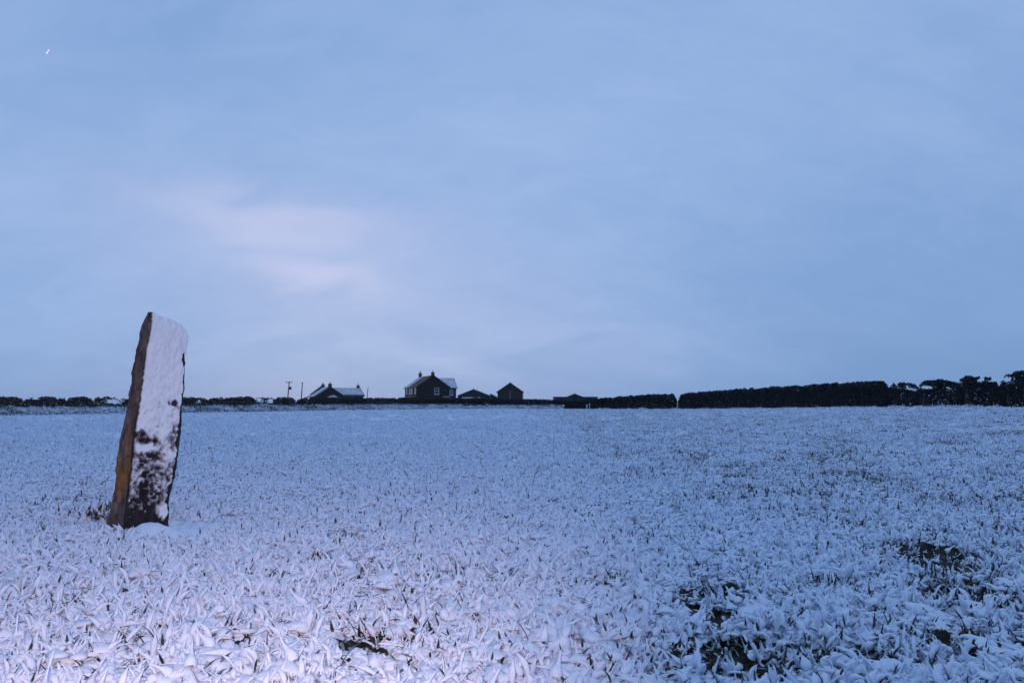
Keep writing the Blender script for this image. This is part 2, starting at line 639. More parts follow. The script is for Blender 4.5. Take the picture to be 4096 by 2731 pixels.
def add_lump(V, Fc, Mi, c, rx, ry, rz, r):
    nl, nr = 9, 5
    b = len(V)
    ph = r.random(4) * 6.28
    for j in range(nr + 1):
        el = -0.35 + (math.pi / 2 + 0.35) * j / nr
        for i in range(nl):
            a = 2 * math.pi * i / nl
            k = 1 + 0.22 * math.sin(2 * a + ph[0]) + 0.16 * math.sin(3 * a + ph[1] + 2 * el) + 0.12 * (r.random() - .5)
            V.append(np.array((c[0] + math.cos(a) * math.cos(el) * rx * k, c[1] + math.sin(a) * math.cos(el) * ry * k,
                               c[2] + math.sin(el) * rz * (0.9 + 0.2 * math.sin(a + ph[2])))))
    for j in range(nr):
        for i in range(nl):
            i2 = (i + 1) % nl
            Fc.append((b + j * nl + i, b + j * nl + i2, b + (j + 1) * nl + i2, b + (j + 1) * nl + i))
            Mi.append(0)


def tuft(kind, seed):
    r = np.random.default_rng(seed)
    V, Fc, Mi = [], [], []
    U = lambda a, b: a + (b - a) * r.random()
    root = lambda s: np.array((U(-s, s), U(-s, s), 0.0))
    if kind == 'snow':
        n_load, n_bare, n_lump, n_bit = 9, int(r.random() < .5), 7, 4
    elif kind == 'mixed':
        n_load, n_bare, n_lump, n_bit = 8, 3, 3, 6
    elif kind == 'dark':
        n_load, n_bare, n_lump, n_bit = 4, 7, 0, 5
    else:
        n_load, n_bare, n_lump, n_bit = 0, 2, 0, 0
    for _ in range(n_lump):
        c = root(0.09)
        sz = U(0.018, 0.046)
        add_lump(V, Fc, Mi, c + np.array((0, 0, U(-0.01, 0.02))), sz * U(.7, 1.5), sz * U(.7, 1.5), sz * U(0.5, 1.0), r)
    for _ in range(n_load):
        steep = r.random() < 0.42
        L = U(0.05, 0.13) if steep else (U(0.05, 0.11) if r.random() < .8 else U(.11, .17))
        path = blade_path(L, U(0, 6.283), math.radians(U(50, 82) if steep else U(5, 40)), math.radians(U(0, 40) if steep else U(5, 55)), 7, U(-.3, .3))
        ro = root(0.08) + np.array((0, 0, U(-0.012, 0.022)))
        if r.random() < 0.5:
            add_blade(V, Fc, Mi, ro, path, U(0.006, 0.012), int(1 + 3 * r.random()))
        wide = U(0.016, 0.046) if steep else U(0.018, 0.046)
        if kind == 'dark':
            wide *= 0.75
        add_snow_strip(V, Fc, Mi, ro, path, wide, wide * U(0.6, 0.95), r, U(0, .15), U(0.75, 1.0), peak=steep and r.random() < .75)
    for _ in range(n_bare):
        L = U(0.05, 0.15)
        path = blade_path(L, U(0, 6.283), math.radians(U(22, 80)), math.radians(U(-5, 80)), 6, U(-.5, .5))
        add_blade(V, Fc, Mi, root(0.07), path, U(0.005, 0.011), 3 if r.random() < (.12 if kind == 'dark' else .35) else (1 if r.random() < 0.55 else 2))
    for _ in range(n_bit):
        path = blade_path(U(0.02, 0.065), U(0, 6.283), math.radians(U(-10, 75)), math.radians(U(-20, 60)), 3, U(-.4, .4))
        add_blade(V, Fc, Mi, root(0.10) + np.array((0, 0, U(0.012, 0.05))), path, U(0.006, 0.015), 3 if r.random() < (.2 if kind == 'dark' else .45) else (1 if r.random() < 0.5 else 2))
    return np.array(V), Fc, Mi


TUFTS = bpy.data.collections.new("tuft_kinds")
KINDS = [('snow', 7), ('mixed', 6), ('dark', 4), ('bare', 3)]
kind_range, k0 = {}, 0
for kd, cnt in KINDS:
    kind_range[kd] = (k0, k0 + cnt)
    for i in range(cnt):
        V, Fc, Mi = tuft(kd, 100 + k0 + i)
        o = mesh_obj("tuft_%02d" % (k0 + i), V, Fc, [SNOW, BLADE, STRAW, FROST], mat_idx=Mi, smooth_shade=True, link=False)
        TUFTS.objects.link(o)
    k0 += cnt


def scatter(name, P, rot, scl, idx):
    me = bpy.data.meshes.new(name)
    me.vertices.add(len(P))
    me.vertices.foreach_set("co", P.astype(np.float32).reshape(-1))
    for nm, ty, key, val in (("rot", 'FLOAT_VECTOR', "vector", rot), ("scl", 'FLOAT_VECTOR', "vector", scl), ("idx", 'INT', "value", idx)):
        a = me.attributes.new(nm, ty, 'POINT')
        a.data.foreach_set(key, np.ascontiguousarray(val, dtype=np.int32 if ty == 'INT' else np.float32).reshape(-1))
    for m in (SNOW, BLADE, STRAW, FROST):
        me.materials.append(m)
    o = bpy.data.objects.new(name, me)
    COL.objects.link(o)
    ng = bpy.data.node_groups.get("scatter_tufts")
    if ng is None:
        ng = bpy.data.node_groups.new("scatter_tufts", 'GeometryNodeTree')
        ng.interface.new_socket("Geometry", in_out='INPUT', socket_type='NodeSocketGeometry')
        ng.interface.new_socket("Geometry", in_out='OUTPUT', socket_type='NodeSocketGeometry')
        n, l = ng.nodes, ng.links
        gi, go = n.new("NodeGroupInput"), n.new("NodeGroupOutput")
        ci = n.new("GeometryNodeCollectionInfo")
        ci.inputs['Collection'].default_value = TUFTS
        ci.inputs['Separate Children'].default_value = True
        ci.inputs['Reset Children'].default_value = True
        ip = n.new("GeometryNodeInstanceOnPoints")
        ip.inputs['Pick Instance'].default_value = True
        for nm, ty, sock in (("idx", 'INT', 'Instance Index'), ("rot", 'FLOAT_VECTOR', 'Rotation'), ("scl", 'FLOAT_VECTOR', 'Scale')):
            na = n.new("GeometryNodeInputNamedAttribute")
            na.data_type = ty
            na.inputs[0].default_value = nm
            l.new(na.outputs[0], ip.inputs[sock])
        l.new(gi.outputs[0], ip.inputs['Points'])
        l.new(ci.outputs[0], ip.inputs['Instance'])
        l.new(ip.outputs[0], go.inputs[0])
    md = o.modifiers.new("scatter", 'NODES')
    md.node_group = ng
    return o


def build_grass():
    Ps, Rs, Ss, Is = [], [], [], []
    bands = [(2.2, 4.5, 72, 1.35), (4.5, 7, 74, 1.28), (7, 11, 66, 1.18), (11, 18, 46, 1.2), (18, 30, 22, 1.35), (30, 55, 8, 1.6), (55, 130, 2.0, 2.0)]
    for y0, y1, dens, sc in bands:
        area = 2 * (1.3 * (y1 - y0) + 0.80 * (y1 ** 2 - y0 ** 2) / 2)
        n = int(area * dens)
        # uniform over the trapezium
        y = rng.random(n * 3) * (y1 - y0) + y0
        keep = rng.random(n * 3) < (1.3 + 0.8 * y) / (1.3 + 0.8 * y1)
        y = y[keep][:n]
        x = (rng.random(len(y)) * 2 - 1) * (1.3 + 0.8 * y)
        b = bareness(x, y) + rng.normal(0, 0.16, len(y))
        # keep clear of the stone and the smooth drift at its foot
        ins = ((x > -4.75) & (x < -3.45) & (y > 8.62) & (y < 9.7))
        dr = np.zeros(len(x))
        for hx, hy, rx, ry, s in DRIFT[:1] + DRIFT[3:]:
            dr = np.maximum(dr, np.exp(-(((x - hx) / rx) ** 2 + ((y - hy) / ry) ** 2)))
        ok = ~ins & (dr < 0.35) & (hedge_front(x) > y + 0.4)
        x, y, b = x[ok], y[ok], b[ok]
        k = len(x)
        kind = np.where(b > 0.60, 2, np.where(b > 0.28, 1, 0))
        kind = np.where(rng.random(k) < 0.03, 3, kind)
        thin = (b > 0.95) & (rng.random(k) < 0.5)
        x, y, b, kind = x[~thin], y[~thin], b[~thin], kind[~thin]
        k = len(x)
        z = field_height(x, y) - 0.012
        s = sc * (0.75 + 0.55 * rng.random(k))
        zs = s * (0.75 + 0.45 * rng.random(k)) / (sc ** 0.8)
        lo = np.array([kind_range[q][0] for q, _ in KINDS])[kind]
        hi = np.array([kind_range[q][1] for q, _ in KINDS])[kind]
        Ps.append(np.stack([x, y, z], -1))
        Rs.append(np.stack([rng.normal(0, 0.12, k), rng.normal(-0.06, 0.12, k), rng.random(k) * 6.283], -1))
        Ss.append(np.stack([s, s, zs], -1))
        Is.append((lo + (rng.random(k) * (hi - lo)).astype(int)))
    # a coarse, half-bare clump against the left side of the stone
    n = 80
    c = ground_at_px(380, 2095)
    x = c[0] + rng.normal(-0.04, 0.15, n)
    y = c[1] + 0.02 + np.abs(rng.normal(0, 0.30, n))
    s = 1.6 + 0.7 * rng.random(n)
    Ps.append(np.stack([x, y, field_height(x, y) - 0.02], -1))
    Rs.append(np.stack([rng.normal(0, 0.15, n), rng.normal(0, 0.15, n), rng.random(n) * 6.283], -1))
    Ss.append(np.stack([s, s, s * 1.15], -1))
    Is.append(np.where(rng.random(n) < .7, kind_range['dark'][0] + rng.integers(0, 4, n), kind_range['mixed'][0] + rng.integers(0, 6, n)))
    o = scatter("snowy_grass", np.concatenate(Ps), np.concatenate(Rs), np.concatenate(Ss), np.concatenate(Is))
    tag(o, "long field grass bent under a thick load of snow", "grass", kind='stuff')
    print("tufts", sum(len(p) for p in Ps))


# ------------------------------------------------------------------ hedge line round the field
# (photograph column, distance) of the foot of the hedge bank
HL = np.array([(-900, 56), (-300, 66), (0, 71), (500, 81), (1000, 93), (1400, 108), (1800, 124), (2200, 126), (2700, 117), (3000, 105), (3400, 86), (3700, 75), (4096, 63), (4400, 57), (4900, 50)], float)
HX = (HL[:, 0] - 2048) / F * HL[:, 1]


def hedge_Y(px):
    return np.interp(px, HL[:, 0], HL[:, 1])


def hedge_front(x):
    return np.interp(x, HX, HL[:, 1])


def z_of(py, Y):
    """Height of the row py at distance Y."""
    d = ray(2048, py)
    return CAM[2] + d[2] / d[1] * Y


def build_bank():
    px = np.linspace(-900, 2290, 620)
    Y0 = hedge_Y(px)
    prof = np.linspace(0, 1, 16)
    P = np.zeros((len(px), len(prof), 3))
    hmax = np.interp(px, [-900, 1800, 2100, 2290], [0.92, 0.82, 0.72, 0.5])
    for j, t in enumerate(prof):
        dy = t * 4.0
        up = smooth(t / 0.42) if t < 0.6 else 1 - smooth((t - 0.6) / 0.4)
        Y = Y0 + dy
        X = (px - 2048) / F * Y
        nz = fbm2(X * 0.8, Y * 0.8, 4, 61)
        nz2 = fbm2(X * 2.6, Y * 2.6, 3, 67)
        P[:, j, 0], P[:, j, 1] = X, Y + 0.25 * nz2
        P[:, j, 2] = land(X, Y) - 0.1 + hmax * up * (1 + 0.30 * nz) + 0.20 * nz2 * up
    o = grid_mesh("hedge_bank", P, BANK_M, flip=True)
    tag(o, kind='structure')
    # rough grass and bracken flattened on the bank
    n = 11000
    p = rng.random(n) * 3150 - 900
    t = rng.random(n) ** 1.2 * 0.62
    Y = hedge_Y(p) + t * 4
    X = (p - 2048) / F * Y
    hm = np.interp(p, [-900, 1800, 2100, 2290], [0.92, 0.82, 0.72, 0.5])
    Z = land(X, Y) - 0.16 + hm * smooth(t / 0.42) * (1 + 0.30 * fbm2(X * 0.8, Y * 0.8, 4, 61)) + 0.1 * fbm2(X * 2.6, Y * 2.6, 3, 67)
    s = 1.6 + 2.2 * rng.random(n)
    b = 0.85 * fbm2(X * 0.45, Z * 1.6 + Y * .3, 3, 77) + rng.normal(0, 0.14, n) + 0.36 + 0.22 * (t < 0.10) + 0.25 * smooth((-18 - X) / 12) - 0.2 * smooth((t - .1) / .1) * smooth((.4 - t) / .1)
    kind = np.where(b > 0.42, 2, np.where(b > 0.12, 1, 0))
    lo = np.array([kind_range[q][0] for q, _ in KINDS])[kind]
    hi = np.array([kind_range[q][1] for q, _ in KINDS])[kind]
    idx = lo + (rng.random(n) * (hi - lo)).astype(int)
    sc = scatter("bank_grass", np.stack([X, Y, Z], -1), np.stack([rng.normal(0, .2, n), rng.normal(0, .2, n), rng.random(n) * 6.28], -1),
                 np.stack([s, s, s * 0.9], -1), idx)
    tag(sc, "rough snow-covered grass on the hedge bank along the field edge", "grass", kind='stuff')


BANK_M = mat("snowy_bank", (0.035, 0.040, 0.040), (0.40, 0.43, 0.48), 0.9, rough=0.9, bump=0.3, bscale=12)


def foliage(parent, C, size, snow_frac, top, dust=0.0, name="foliage"):
    """One mesh of small leaf sprays at the points C (world coords, parent at origin offset)."""
    n = len(C)
    base = np.array(parent.location)
    nrm = rng.normal(size=(n, 3))
    nrm[:, 2] += 0.4
    nrm /= np.linalg.norm(nrm, axis=1)[:, None]
    a = np.cross(nrm, rng.normal(size=(n, 3)))
    a /= np.linalg.norm(a, axis=1)[:, None]
    b = np.cross(nrm, a)
    s = size * (0.55 + 0.9 * rng.random(n))[:, None]
    w = s * (0.35 + 0.35 * rng.random(n))[:, None]
    c = C - base
    V = np.stack([c - a * s * 0.6, c + b * w * 0.6 - a * s * 0.05, c + a * s * 0.6, c - b * w * 0.6 + a * s * 0.1], 1).reshape(-1, 3)
    me = bpy.data.meshes.new(name)
    me.vertices.add(4 * n)
    me.vertices.foreach_set("co", V.astype(np.float32).reshape(-1))
    me.loops.add(4 * n)
    me.loops.foreach_set("vertex_index", np.arange(4 * n, dtype=np.int32))
    me.polygons.add(n)
    me.polygons.foreach_set("loop_start", (np.arange(n) * 4).astype(np.int32))
    for m in (LEAF_A, LEAF_B, FROST):
        me.materials.append(m)
    mi = np.where(rng.random(n) < 0.18, 1, 0)
    mi = np.where((rng.random(n) < dust + snow_frac * smooth((top - 0.8) / 0.2)), 2, mi)
    me.polygons.foreach_set("material_index", mi.astype(np.int32))
    me.update(calc_edges=True)
    o = bpy.data.objects.new(name, me)
    COL.objects.link(o)
    o.parent = parent
    return o


def shrub(name, px0, px1, tops, foot, label, cat, group=None, dens=1.0, size=0.16, off=1.6, thick=0.7, gaps=(), rag=0.12, snow=0.10, clump=0.35, sc=1.0):
    dust = 0.07 if px1 < 1300 else (0.03 if px1 < 2300 else 0.0)
    """A hedge plant between two photograph columns. tops: [(column, row)] outline; foot: row or None for the field."""
    pm = 0.5 * (px0 + px1)
    Ym = float(hedge_Y(pm)) + off
    Xm = (pm - 2048) / F * Ym
    zb = float(land(Xm, Ym))
    root = empty(name, (Xm, Ym, zb))
    tag(root, label, cat, group)
    tx = np.array([t[0] for t in tops], float)
    ty = np.array([t[1] for t in tops], float)
    Wm = (px1 - px0) / F * Ym
    Hm = float(z_of(np.mean(ty), Ym) - (z_of(foot, Ym) if foot else zb))
    n = int(max(700, Wm * max(Hm, .5) * thick * 2 * 700 * dens))
    p = px0 + (px1 - px0) * rng.random(n)
    Yb = hedge_Y(p) + off
    X0 = (p - 2048) / F * Yb
    row = np.interp(p, tx, ty)
    zt = CAM[2] + np.tan(PITCH + np.arctan((1365.5 - row) / F)) * Yb
    zt = zt + rag * (fbm2(X0 * 1.9, Yb * 1.9, 3, 91) - 0.1) * 1.6
    if foot:
        z0 = CAM[2] + np.tan(PITCH + np.arctan((1365.5 - foot) / F)) * Yb
    else:
        z0 = land(X0, Yb) - 0.05
    h = 1 - rng.random(n) ** 1.35 * 1.0
    Z = z0 + (zt - z0) * h + (h > 0.9) * rng.exponential(0.07, n)
    # rounded shoulders: thinner at the top and at both ends
    endf = np.minimum(p - px0, px1 - p) / F * Ym
    th = thick * (0.55 + 0.45 * np.sqrt(np.clip(1 - h ** 4, 0, 1))) * (0.6 + 0.4 * smooth(endf / 0.6))
    q = rng.random(n) * 2 - 1
    q = np.sign(q) * np.abs(q) ** 0.6
    Yo = Yb + q * th
    Z = Z - (q ** 2) * 0.12 * (h > 0.7)
    lump = fbm3(X0 * 0.9, Yo * 0.9, Z * 1.1, 3, 55)
    keep = lump > (-0.75 + clump * h ** 2 * 1.25 - 0.25 * (1 - h))
    endz = z0 + (zt - z0) * (0.72 + 0.28 * smooth(endf / 0.5))
    keep &= Z < endz + 0.05
    keep |= (rng.random(n) < 0.04) & (h < 0.95)
    rows_px = 1365.5 - F * np.tan(np.arctan((Z - CAM[2]) / Yo) - PITCH)
    for gx, gy, rx, ry in gaps:
        keep &= ((p - gx) / (rx * 1.35)) ** 2 + ((rows_px - gy) / (ry * 1.35)) ** 2 > 1 + 0.5 * lump
    C = np.stack([X0, Yo, Z], -1)[keep]
    foliage(root, C, size * sc, snow, h[keep], dust)
    k = min(9, max(2, int(Wm / 1.6)))
    for i in range(k):
        pp = px0 + (px1 - px0) * (i + 0.5 + rng.uniform(-.3, .3)) / k
        Yp = float(hedge_Y(pp)) + off
        Xp = (pp - 2048) / F * Yp
        ztop = CAM[2] + math.tan(PITCH + math.atan((1365.5 - float(np.interp(pp, tx, ty))) / F)) * Yp
        zg = float(land(Xp, Yp)) - 0.1
        a = np.array((Xp, Yp, zg)) - np.array(root.location)
        hgt = (ztop - zg) * 0.82
        m = a + np.array((rng.uniform(-.2, .2), rng.uniform(-.15, .15), hgt * 0.5))
        stem = MB().tube(a, m, 0.07, 0.05, 6).build("stem", BARK, root)
        for _ in range(2):
            e = m + np.array((rng.uniform(-.5, .5), rng.uniform(-.3, .3), hgt * rng.uniform(.25, .5)))
            MB().tube(m, e, 0.04, 0.015, 5).build("branch", BARK, stem)
    return root


def build_hedges():
    G = "shrubs on the bank left of the farm"
    shrub("hedge_shrub", -420, 94, [(-420, 1588), (0, 1588), (60, 1589), (94, 1591)], 1634, "dark ragged hedge at the left edge of the picture", "hedge", G, rag=.1)
    shrub("hedge_shrub", 104, 232, [(104, 1602), (122, 1592), (165, 1588), (230, 1588)], 1626, "dark flat-topped shrub on the bank, second from the left edge", "shrub", G)
    shrub("hedge_shrub", 242, 266, [(242, 1600), (252, 1591), (266, 1598)], 1622, "tiny round shrub in the gap between two wider dark shrubs", "shrub", G, dens=2)
    shrub("hedge_shrub", 274, 372, [(274, 1602), (292, 1590), (340, 1589), (372, 1592)], 1626, "dark rounded shrub right of the tiny round one", "shrub", G)
    shrub("hedge_shrub", 368, 540, [(368, 1600), (395, 1588), (470, 1588), (505, 1596), (540, 1594)], 1624, "open shrub with snowy gaps just left of the standing stone", "shrub", G, dens=.75,
          gaps=[(372, 1600, 12, 8), (465, 1606, 24, 8), (436, 1604, 10, 6)])
    shrub("hedge_shrub", 700, 832, [(700, 1590), (745, 1589), (800, 1592), (832, 1593)], 1620, "dark shrub on the bank just right of the standing stone", "shrub", G, gaps=[(800, 1605, 8, 6)])
    shrub("hedge_shrub", 836, 1020, [(836, 1600), (850, 1591), (930, 1590), (990, 1587), (1020, 1590)], 1618, "long dense dark shrub with a flat top on the bank", "shrub", G)
    shrub("hedge_shrub", 1020, 1106, [(1020, 1592), (1060, 1590), (1106, 1594)], 1617, "thin patchy shrub with light showing through it", "shrub", G, dens=.55, gaps=[(1040, 1600, 10, 6), (1083, 1604, 11, 6)])
    shrub("hedge_shrub", 1104, 1182, [(1104, 1590), (1150, 1590), (1176, 1590), (1182, 1598)], 1617, "dense dark shrub at the foot of the pole with the crossarm", "shrub", G)
    shrub("hedge_shrub", 1190, 1240, [(1190, 1604), (1200, 1596), (1240, 1589)], 1617, "low sloping shrub right of the gap by the crossarm pole", "shrub", G)
    H = "hedges in front of the farm"
    shrub("farm_hedge", 1238, 1590, [(1238, 1589), (1300, 1590), (1450, 1592), (1590, 1592)], 1615, "long low dark hedge in front of the bungalow", "hedge", H, snow=.05, rag=.08)
    shrub("farm_hedge", 1588, 1850, [(1588, 1592), (1630, 1590), (1700, 1592), (1850, 1590)], 1614, "low dark hedge in front of the two-storey farmhouse", "hedge", H, snow=.12, rag=.1)
    shrub("farm_hedge", 1848, 1992, [(1848, 1592), (1992, 1592)], 1622, "dark hedge with snowy patches in front of the low gabled shed", "hedge", H, snow=.08, gaps=[(1868, 1612, 6, 5), (1950, 1614, 7, 6)])
    shrub("farm_hedge", 1990, 2275, [(1990, 1593), (2100, 1596), (2200, 1598), (2275, 1599)], 1617, "low dark hedge in front of and right of the tall barn", "hedge", H, snow=.05, rag=.06)
    R = "clipped hedges on the right side of the field"
    shrub("clipped_hedge", 2258, 2704, [(2258, 1602), (2300, 1599), (2380, 1595), (2440, 1590), (2520, 1583), (2620, 1577), (2690, 1576), (2704, 1586)], None,
          "long dark clipped hedge rising to the right, left of the narrow gap", "hedge", R, off=.8, thick=.9, rag=.18, snow=.10, clump=.25)
    shrub("clipped_hedge", 2712, 3545, [(2712, 1590), (2724, 1576), (2800, 1568), (3000, 1555), (3200, 1544), (3400, 1531), (3500, 1525), (3525, 1527), (3545, 1540)], None,
          "longest and tallest clipped hedge, rising steadily right of the narrow gap", "hedge", R, off=.8, thick=1.0, rag=.24, snow=.12, clump=.2, dens=.85)
    T = "wind-pruned bushes at the right end of the hedge"
    shrub("windswept_bush", 3515, 3590, [(3515, 1536), (3540, 1530), (3560, 1538), (3590, 1544)], None, "small ragged bush beside the end of the tall clipped hedge", "bush", T, off=.7, rag=.35, clump=.65)
    shrub("windswept_bush", 3580, 3668, [(3580, 1556), (3594, 1540), (3606, 1526), (3625, 1530), (3640, 1540), (3655, 1536), (3668, 1556)], None,
          "spindly two-headed bush with sky showing through", "bush", T, off=.8, rag=.3, clump=.55, gaps=[(3626, 1548, 10, 8), (3646, 1559, 9, 5), (3588, 1552, 8, 4)])
    shrub("windswept_bush", 3660, 3842, [(3660, 1552), (3682, 1540), (3700, 1526), (3760, 1519), (3805, 1526), (3842, 1540)], None,
          "dark arched bush with two bright gaps under its crown", "bush", T, off=.8, rag=.18, clump=.36, gaps=[(3706, 1549, 22, 6), (3792, 1555, 12, 9), (3668, 1542, 9, 5)])
    shrub("windswept_bush", 3828, 4010, [(3828, 1545), (3845, 1516), (3860, 1512), (3920, 1505), (3950, 1510), (3962, 1526), (3985, 1536), (4010, 1526)], None,
          "flat-topped bush leaning right, left of the tallest one", "bush", T, off=.8, rag=.18, clump=.36, gaps=[(3836, 1524, 8, 12), (3955, 1524, 10, 4)])
    shrub("windswept_bush", 3996, 4420, [(3996, 1530), (4018, 1518), (4030, 1498), (4060, 1492), (4096, 1486), (4250, 1470), (4420, 1460)], None,
          "tallest dark bush at the right edge of the picture", "bush", T, off=.8, rag=.18, clump=.36, gaps=[(4040, 1520, 12, 12), (4012, 1516, 10, 8), (4090, 1530, 8, 5)])
    # snowy weeds at the foot of the right hedges
    n = 1500
    p = 2240 + rng.random(n) * 2100
    Y = hedge_Y(p) + rng.random(n) * 0.5 - 0.25
    X = (p - 2048) / F * Y
    m = fbm2(X * 0.35, Y * 0.35, 2, 71) > 0.02
    X, Y = X[m], Y[m]
    n = len(X)
    s = 1.5 + 1.8 * rng.random(n)
    kd = rng.integers(0, 17, n)
    o = scatter("hedge_foot_grass", np.stack([X, Y, land(X, Y) - 0.02], -1), np.stack([rng.normal(0, .2, n), rng.normal(0, .2, n), rng.random(n) * 6.28], -1), np.stack([s, s, s], -1), kd)
    tag(o, "snowy weeds along the foot of the right-hand hedges", "grass", kind='stuff')


# ------------------------------------------------------------------ the standing stone
def build_stone():
    def edge(pts):
        p = np.array(pts, float)
        t = (p[:, 1] - p[0, 1]) / (p[-1, 1] - p[0, 1])
        return t, p
    Lp = edge([(590, 1247), (576, 1276), (560, 1327), (548, 1370), (538, 1410), (528, 1450), (522, 1487), (520, 1530), (508, 1562), (509, 1583), (503, 1630), (490, 1685), (471, 1761),
               (460, 1830), (455, 1876), (461, 1905), (446, 1984), (438, 2030), (421, 2093), (428, 2160)])
    Ep = edge([(606, 1250), (600, 1300), (595, 1340), (584, 1400), (573, 1468), (566, 1540), (560, 1595), (545, 1672), (529, 1774), (519, 1876), (503, 2010), (492, 2112), (488, 2160)])
    Rp = edge([(722, 1297), (742, 1325), (746, 1345), (740, 1390), (742, 1455), (736, 1545), (733, 1595), (727, 1680), (720, 1761), (713, 1831), (701, 1901), (686, 1965), (680, 2030), (678, 2086), (677, 2140)])
    YE, YL, YR = STONE_Y - 0.02, STONE_Y - 0.04, STONE_Y + 0.46

    def on(e, t, Y):
        tt, p = e
        return at(np.interp(t, tt, p[:, 0]), np.interp(t, tt, p[:, 1]), Y)
    NT = 150
    ts = np.linspace(0, 1, NT)
    nLE, nER, nRB, nBL = 16, 46, 14, 34
    prof = []
    for t in ts:
        L, E, Rr = on(Lp, t, YL), on(Ep, t, YE), on(Rp, t, YR)
        B = L + (Rr - E) * 0.92 + np.array((0.0, 0.10, 0.0))
        prof.append((L, E, Rr, B))
    prof = np.array(prof)
    segs = [(0, 1, nLE), (1, 2, nER), (2, 3, nRB), (3, 0, nBL)]
    ringpts = []
    for a, b, n in segs:
        u = np.arange(n) / n
        ringpts.append(prof[:, a][:, None, :] * (1 - u)[None, :, None] + prof[:, b][:, None, :] * u[None, :, None])
    P = np.concatenate(ringpts, 1)                       # NT x M x 3
    M = P.shape[1]
    # soften the corners
    for _ in range(1):
        P = 0.5 * P + 0.25 * np.roll(P, 1, 1) + 0.25 * np.roll(P, -1, 1)
    cen = P.mean(1, keepdims=True)
    tan = np.roll(P, -1, 1) - np.roll(P, 1, 1)
    out = np.stack([tan[..., 1], -tan[..., 0], np.zeros_like(tan[..., 0])], -1)
    out /= np.linalg.norm(out, axis=-1, keepdims=True) + 1e-9
    sgn = np.sign(np.sum(out * (P - cen), -1, keepdims=True))
    out = out * sgn
    x, y, z = P[..., 0], P[..., 1], P[..., 2]
    d = 0.022 * fbm3(x * 5, y * 5, z * 3.6, 3, 201) + 0.018 * fbm3(x * 18, y * 18, z * 15, 3, 207)
    groove = np.abs(fbm3(x * 16, y * 16, z * 1.6, 2, 211))
    ncol = np.arange(M)
    narrow = ((ncol < nLE)).astype(float)[None, :]
    d = d - narrow * 0.026 * smooth(1 - groove * 3)
    d = d + narrow * (0.022 * fbm3(x * 7, y * 7, z * 8, 2, 231) - 0.016 * smooth((np.abs(fbm3(x * 3, y * 3, z * 5, 2, 233)) < 0.07) * 1.0))
    P = P + out * d[..., None]
    # the top: pull the last rows towards the ridge so that it is rounded
    V = P.reshape(-1, 3)
    faces, mi = [], []
    for i in range(NT - 1):
        for j in range(M):
            j2 = (j + 1) % M
            faces.append((i * M + j, i * M + j2, (i + 1) * M + j2, (i + 1) * M + j))
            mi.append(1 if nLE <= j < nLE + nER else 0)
    capn, prev = 4, [k for k in range(M)]
    Vl = [tuple(v) for v in V]
    c = P[0].mean(0)
    for k in range(1, capn + 1):
        s = 1 - k / capn
        ring = []
        for j in range(M):
            q = c + (P[0, j] - c) * s + np.array((0, 0, 0.006 * (1 - s ** 2)))
            q = q + np.array((0, 0, 0.012 * float(fbm3(q[0] * 14, q[1] * 14, q[2], 2, 221))))
            ring.append(len(Vl))
            Vl.append(tuple(q))
        for j in range(M):
            j2 = (j + 1) % M
            faces.append((prev[j2], prev[j], ring[j], ring[j2]))
            mi.append(0)
        prev = ring
    base = np.array((float(prof[-8, 1, 0]), STONE_Y, 0.0))
    root = empty("standing_stone", base)
    tag(root, "tall leaning standing stone with snow plastered on its right face", "standing stone")
    Vl = np.array(Vl) - base
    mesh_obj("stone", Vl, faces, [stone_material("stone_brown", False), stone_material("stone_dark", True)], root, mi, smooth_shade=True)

    # wind-driven snow on the broad face
    ns, nt = 110, 330
    tv = np.linspace(0.0, 0.955, nt)
    sv = np.linspace(0.0, 1.0, ns)
    fr = np.interp(tv, ts, np.arange(NT))
    i0 = np.clip(np.floor(fr).astype(int), 0, NT - 2)
    fi = (fr - i0)[:, None, None]
    face = P[:, nLE:nLE + nER + 1]
    fo = out[:, nLE:nLE + nER + 1]
    rowsP = face[i0] * (1 - fi) + face[i0 + 1] * fi
    rowsO = fo[i0] * (1 - fi) + fo[i0 + 1] * fi
    cj = sv * nER
    j0 = np.clip(np.floor(cj).astype(int), 0, nER - 1)
    fj = (cj - j0)[None, :, None]
    G = rowsP[:, j0] * (1 - fj) + rowsP[:, j0 + 1] * fj
    O = rowsO[:, j0] * (1 - fj) + rowsO[:, j0 + 1] * fj
    T, S = np.meshgrid(tv, sv, indexing='ij')
    x, y, z = G[..., 0], G[..., 1], G[..., 2]
    nz = fbm3(x * 9, y * 9, z * 9, 3, 301)
    nz2 = fbm3(x * 26, y * 26, z * 26, 3, 303)
    nz3 = fbm3(x * 40, y * 40, z * 40, 3, 305)
    cover = np.interp(T, [0, .46, .54, .64, .76, .84, .90, 1], [1.55, 1.25, .80, .44, .26, -.02, -.55, -1.2])
    m = cover + 0.60 * nz + 0.90 * nz2
    m = m - 2.0 * smooth((S - 0.90) / 0.10) * (T > .14) - 1.6 * smooth((0.05 - S) / 0.05) - 0.5 * smooth((S - .6) / .4) * smooth((T - .2) / .2) * smooth((.65 - T) / .2)

    def spot(s, t, rs, rt, k):
        return k * np.exp(-((S - s) / rs) ** 2 - ((T - t) / rt) ** 2)
    m = m + spot(.86, .885, .12, .030, 2.6) - spot(.80, .377, .05, .014, 3.2) - spot(.66, .385, .06, .012, 1.1)
    m = m - spot(.12, .53, .16, .025, .8) - spot(.40, .56, .25, .013, .9) - spot(.95, .17, .06, .03, 2.4)
    m = m - spot(.3, .62, .3, .015, .5) + spot(.2, .60, .12, .02, .7) + spot(.75, .62, .14, .03, .7)
    th = np.clip(m, -1, 1)
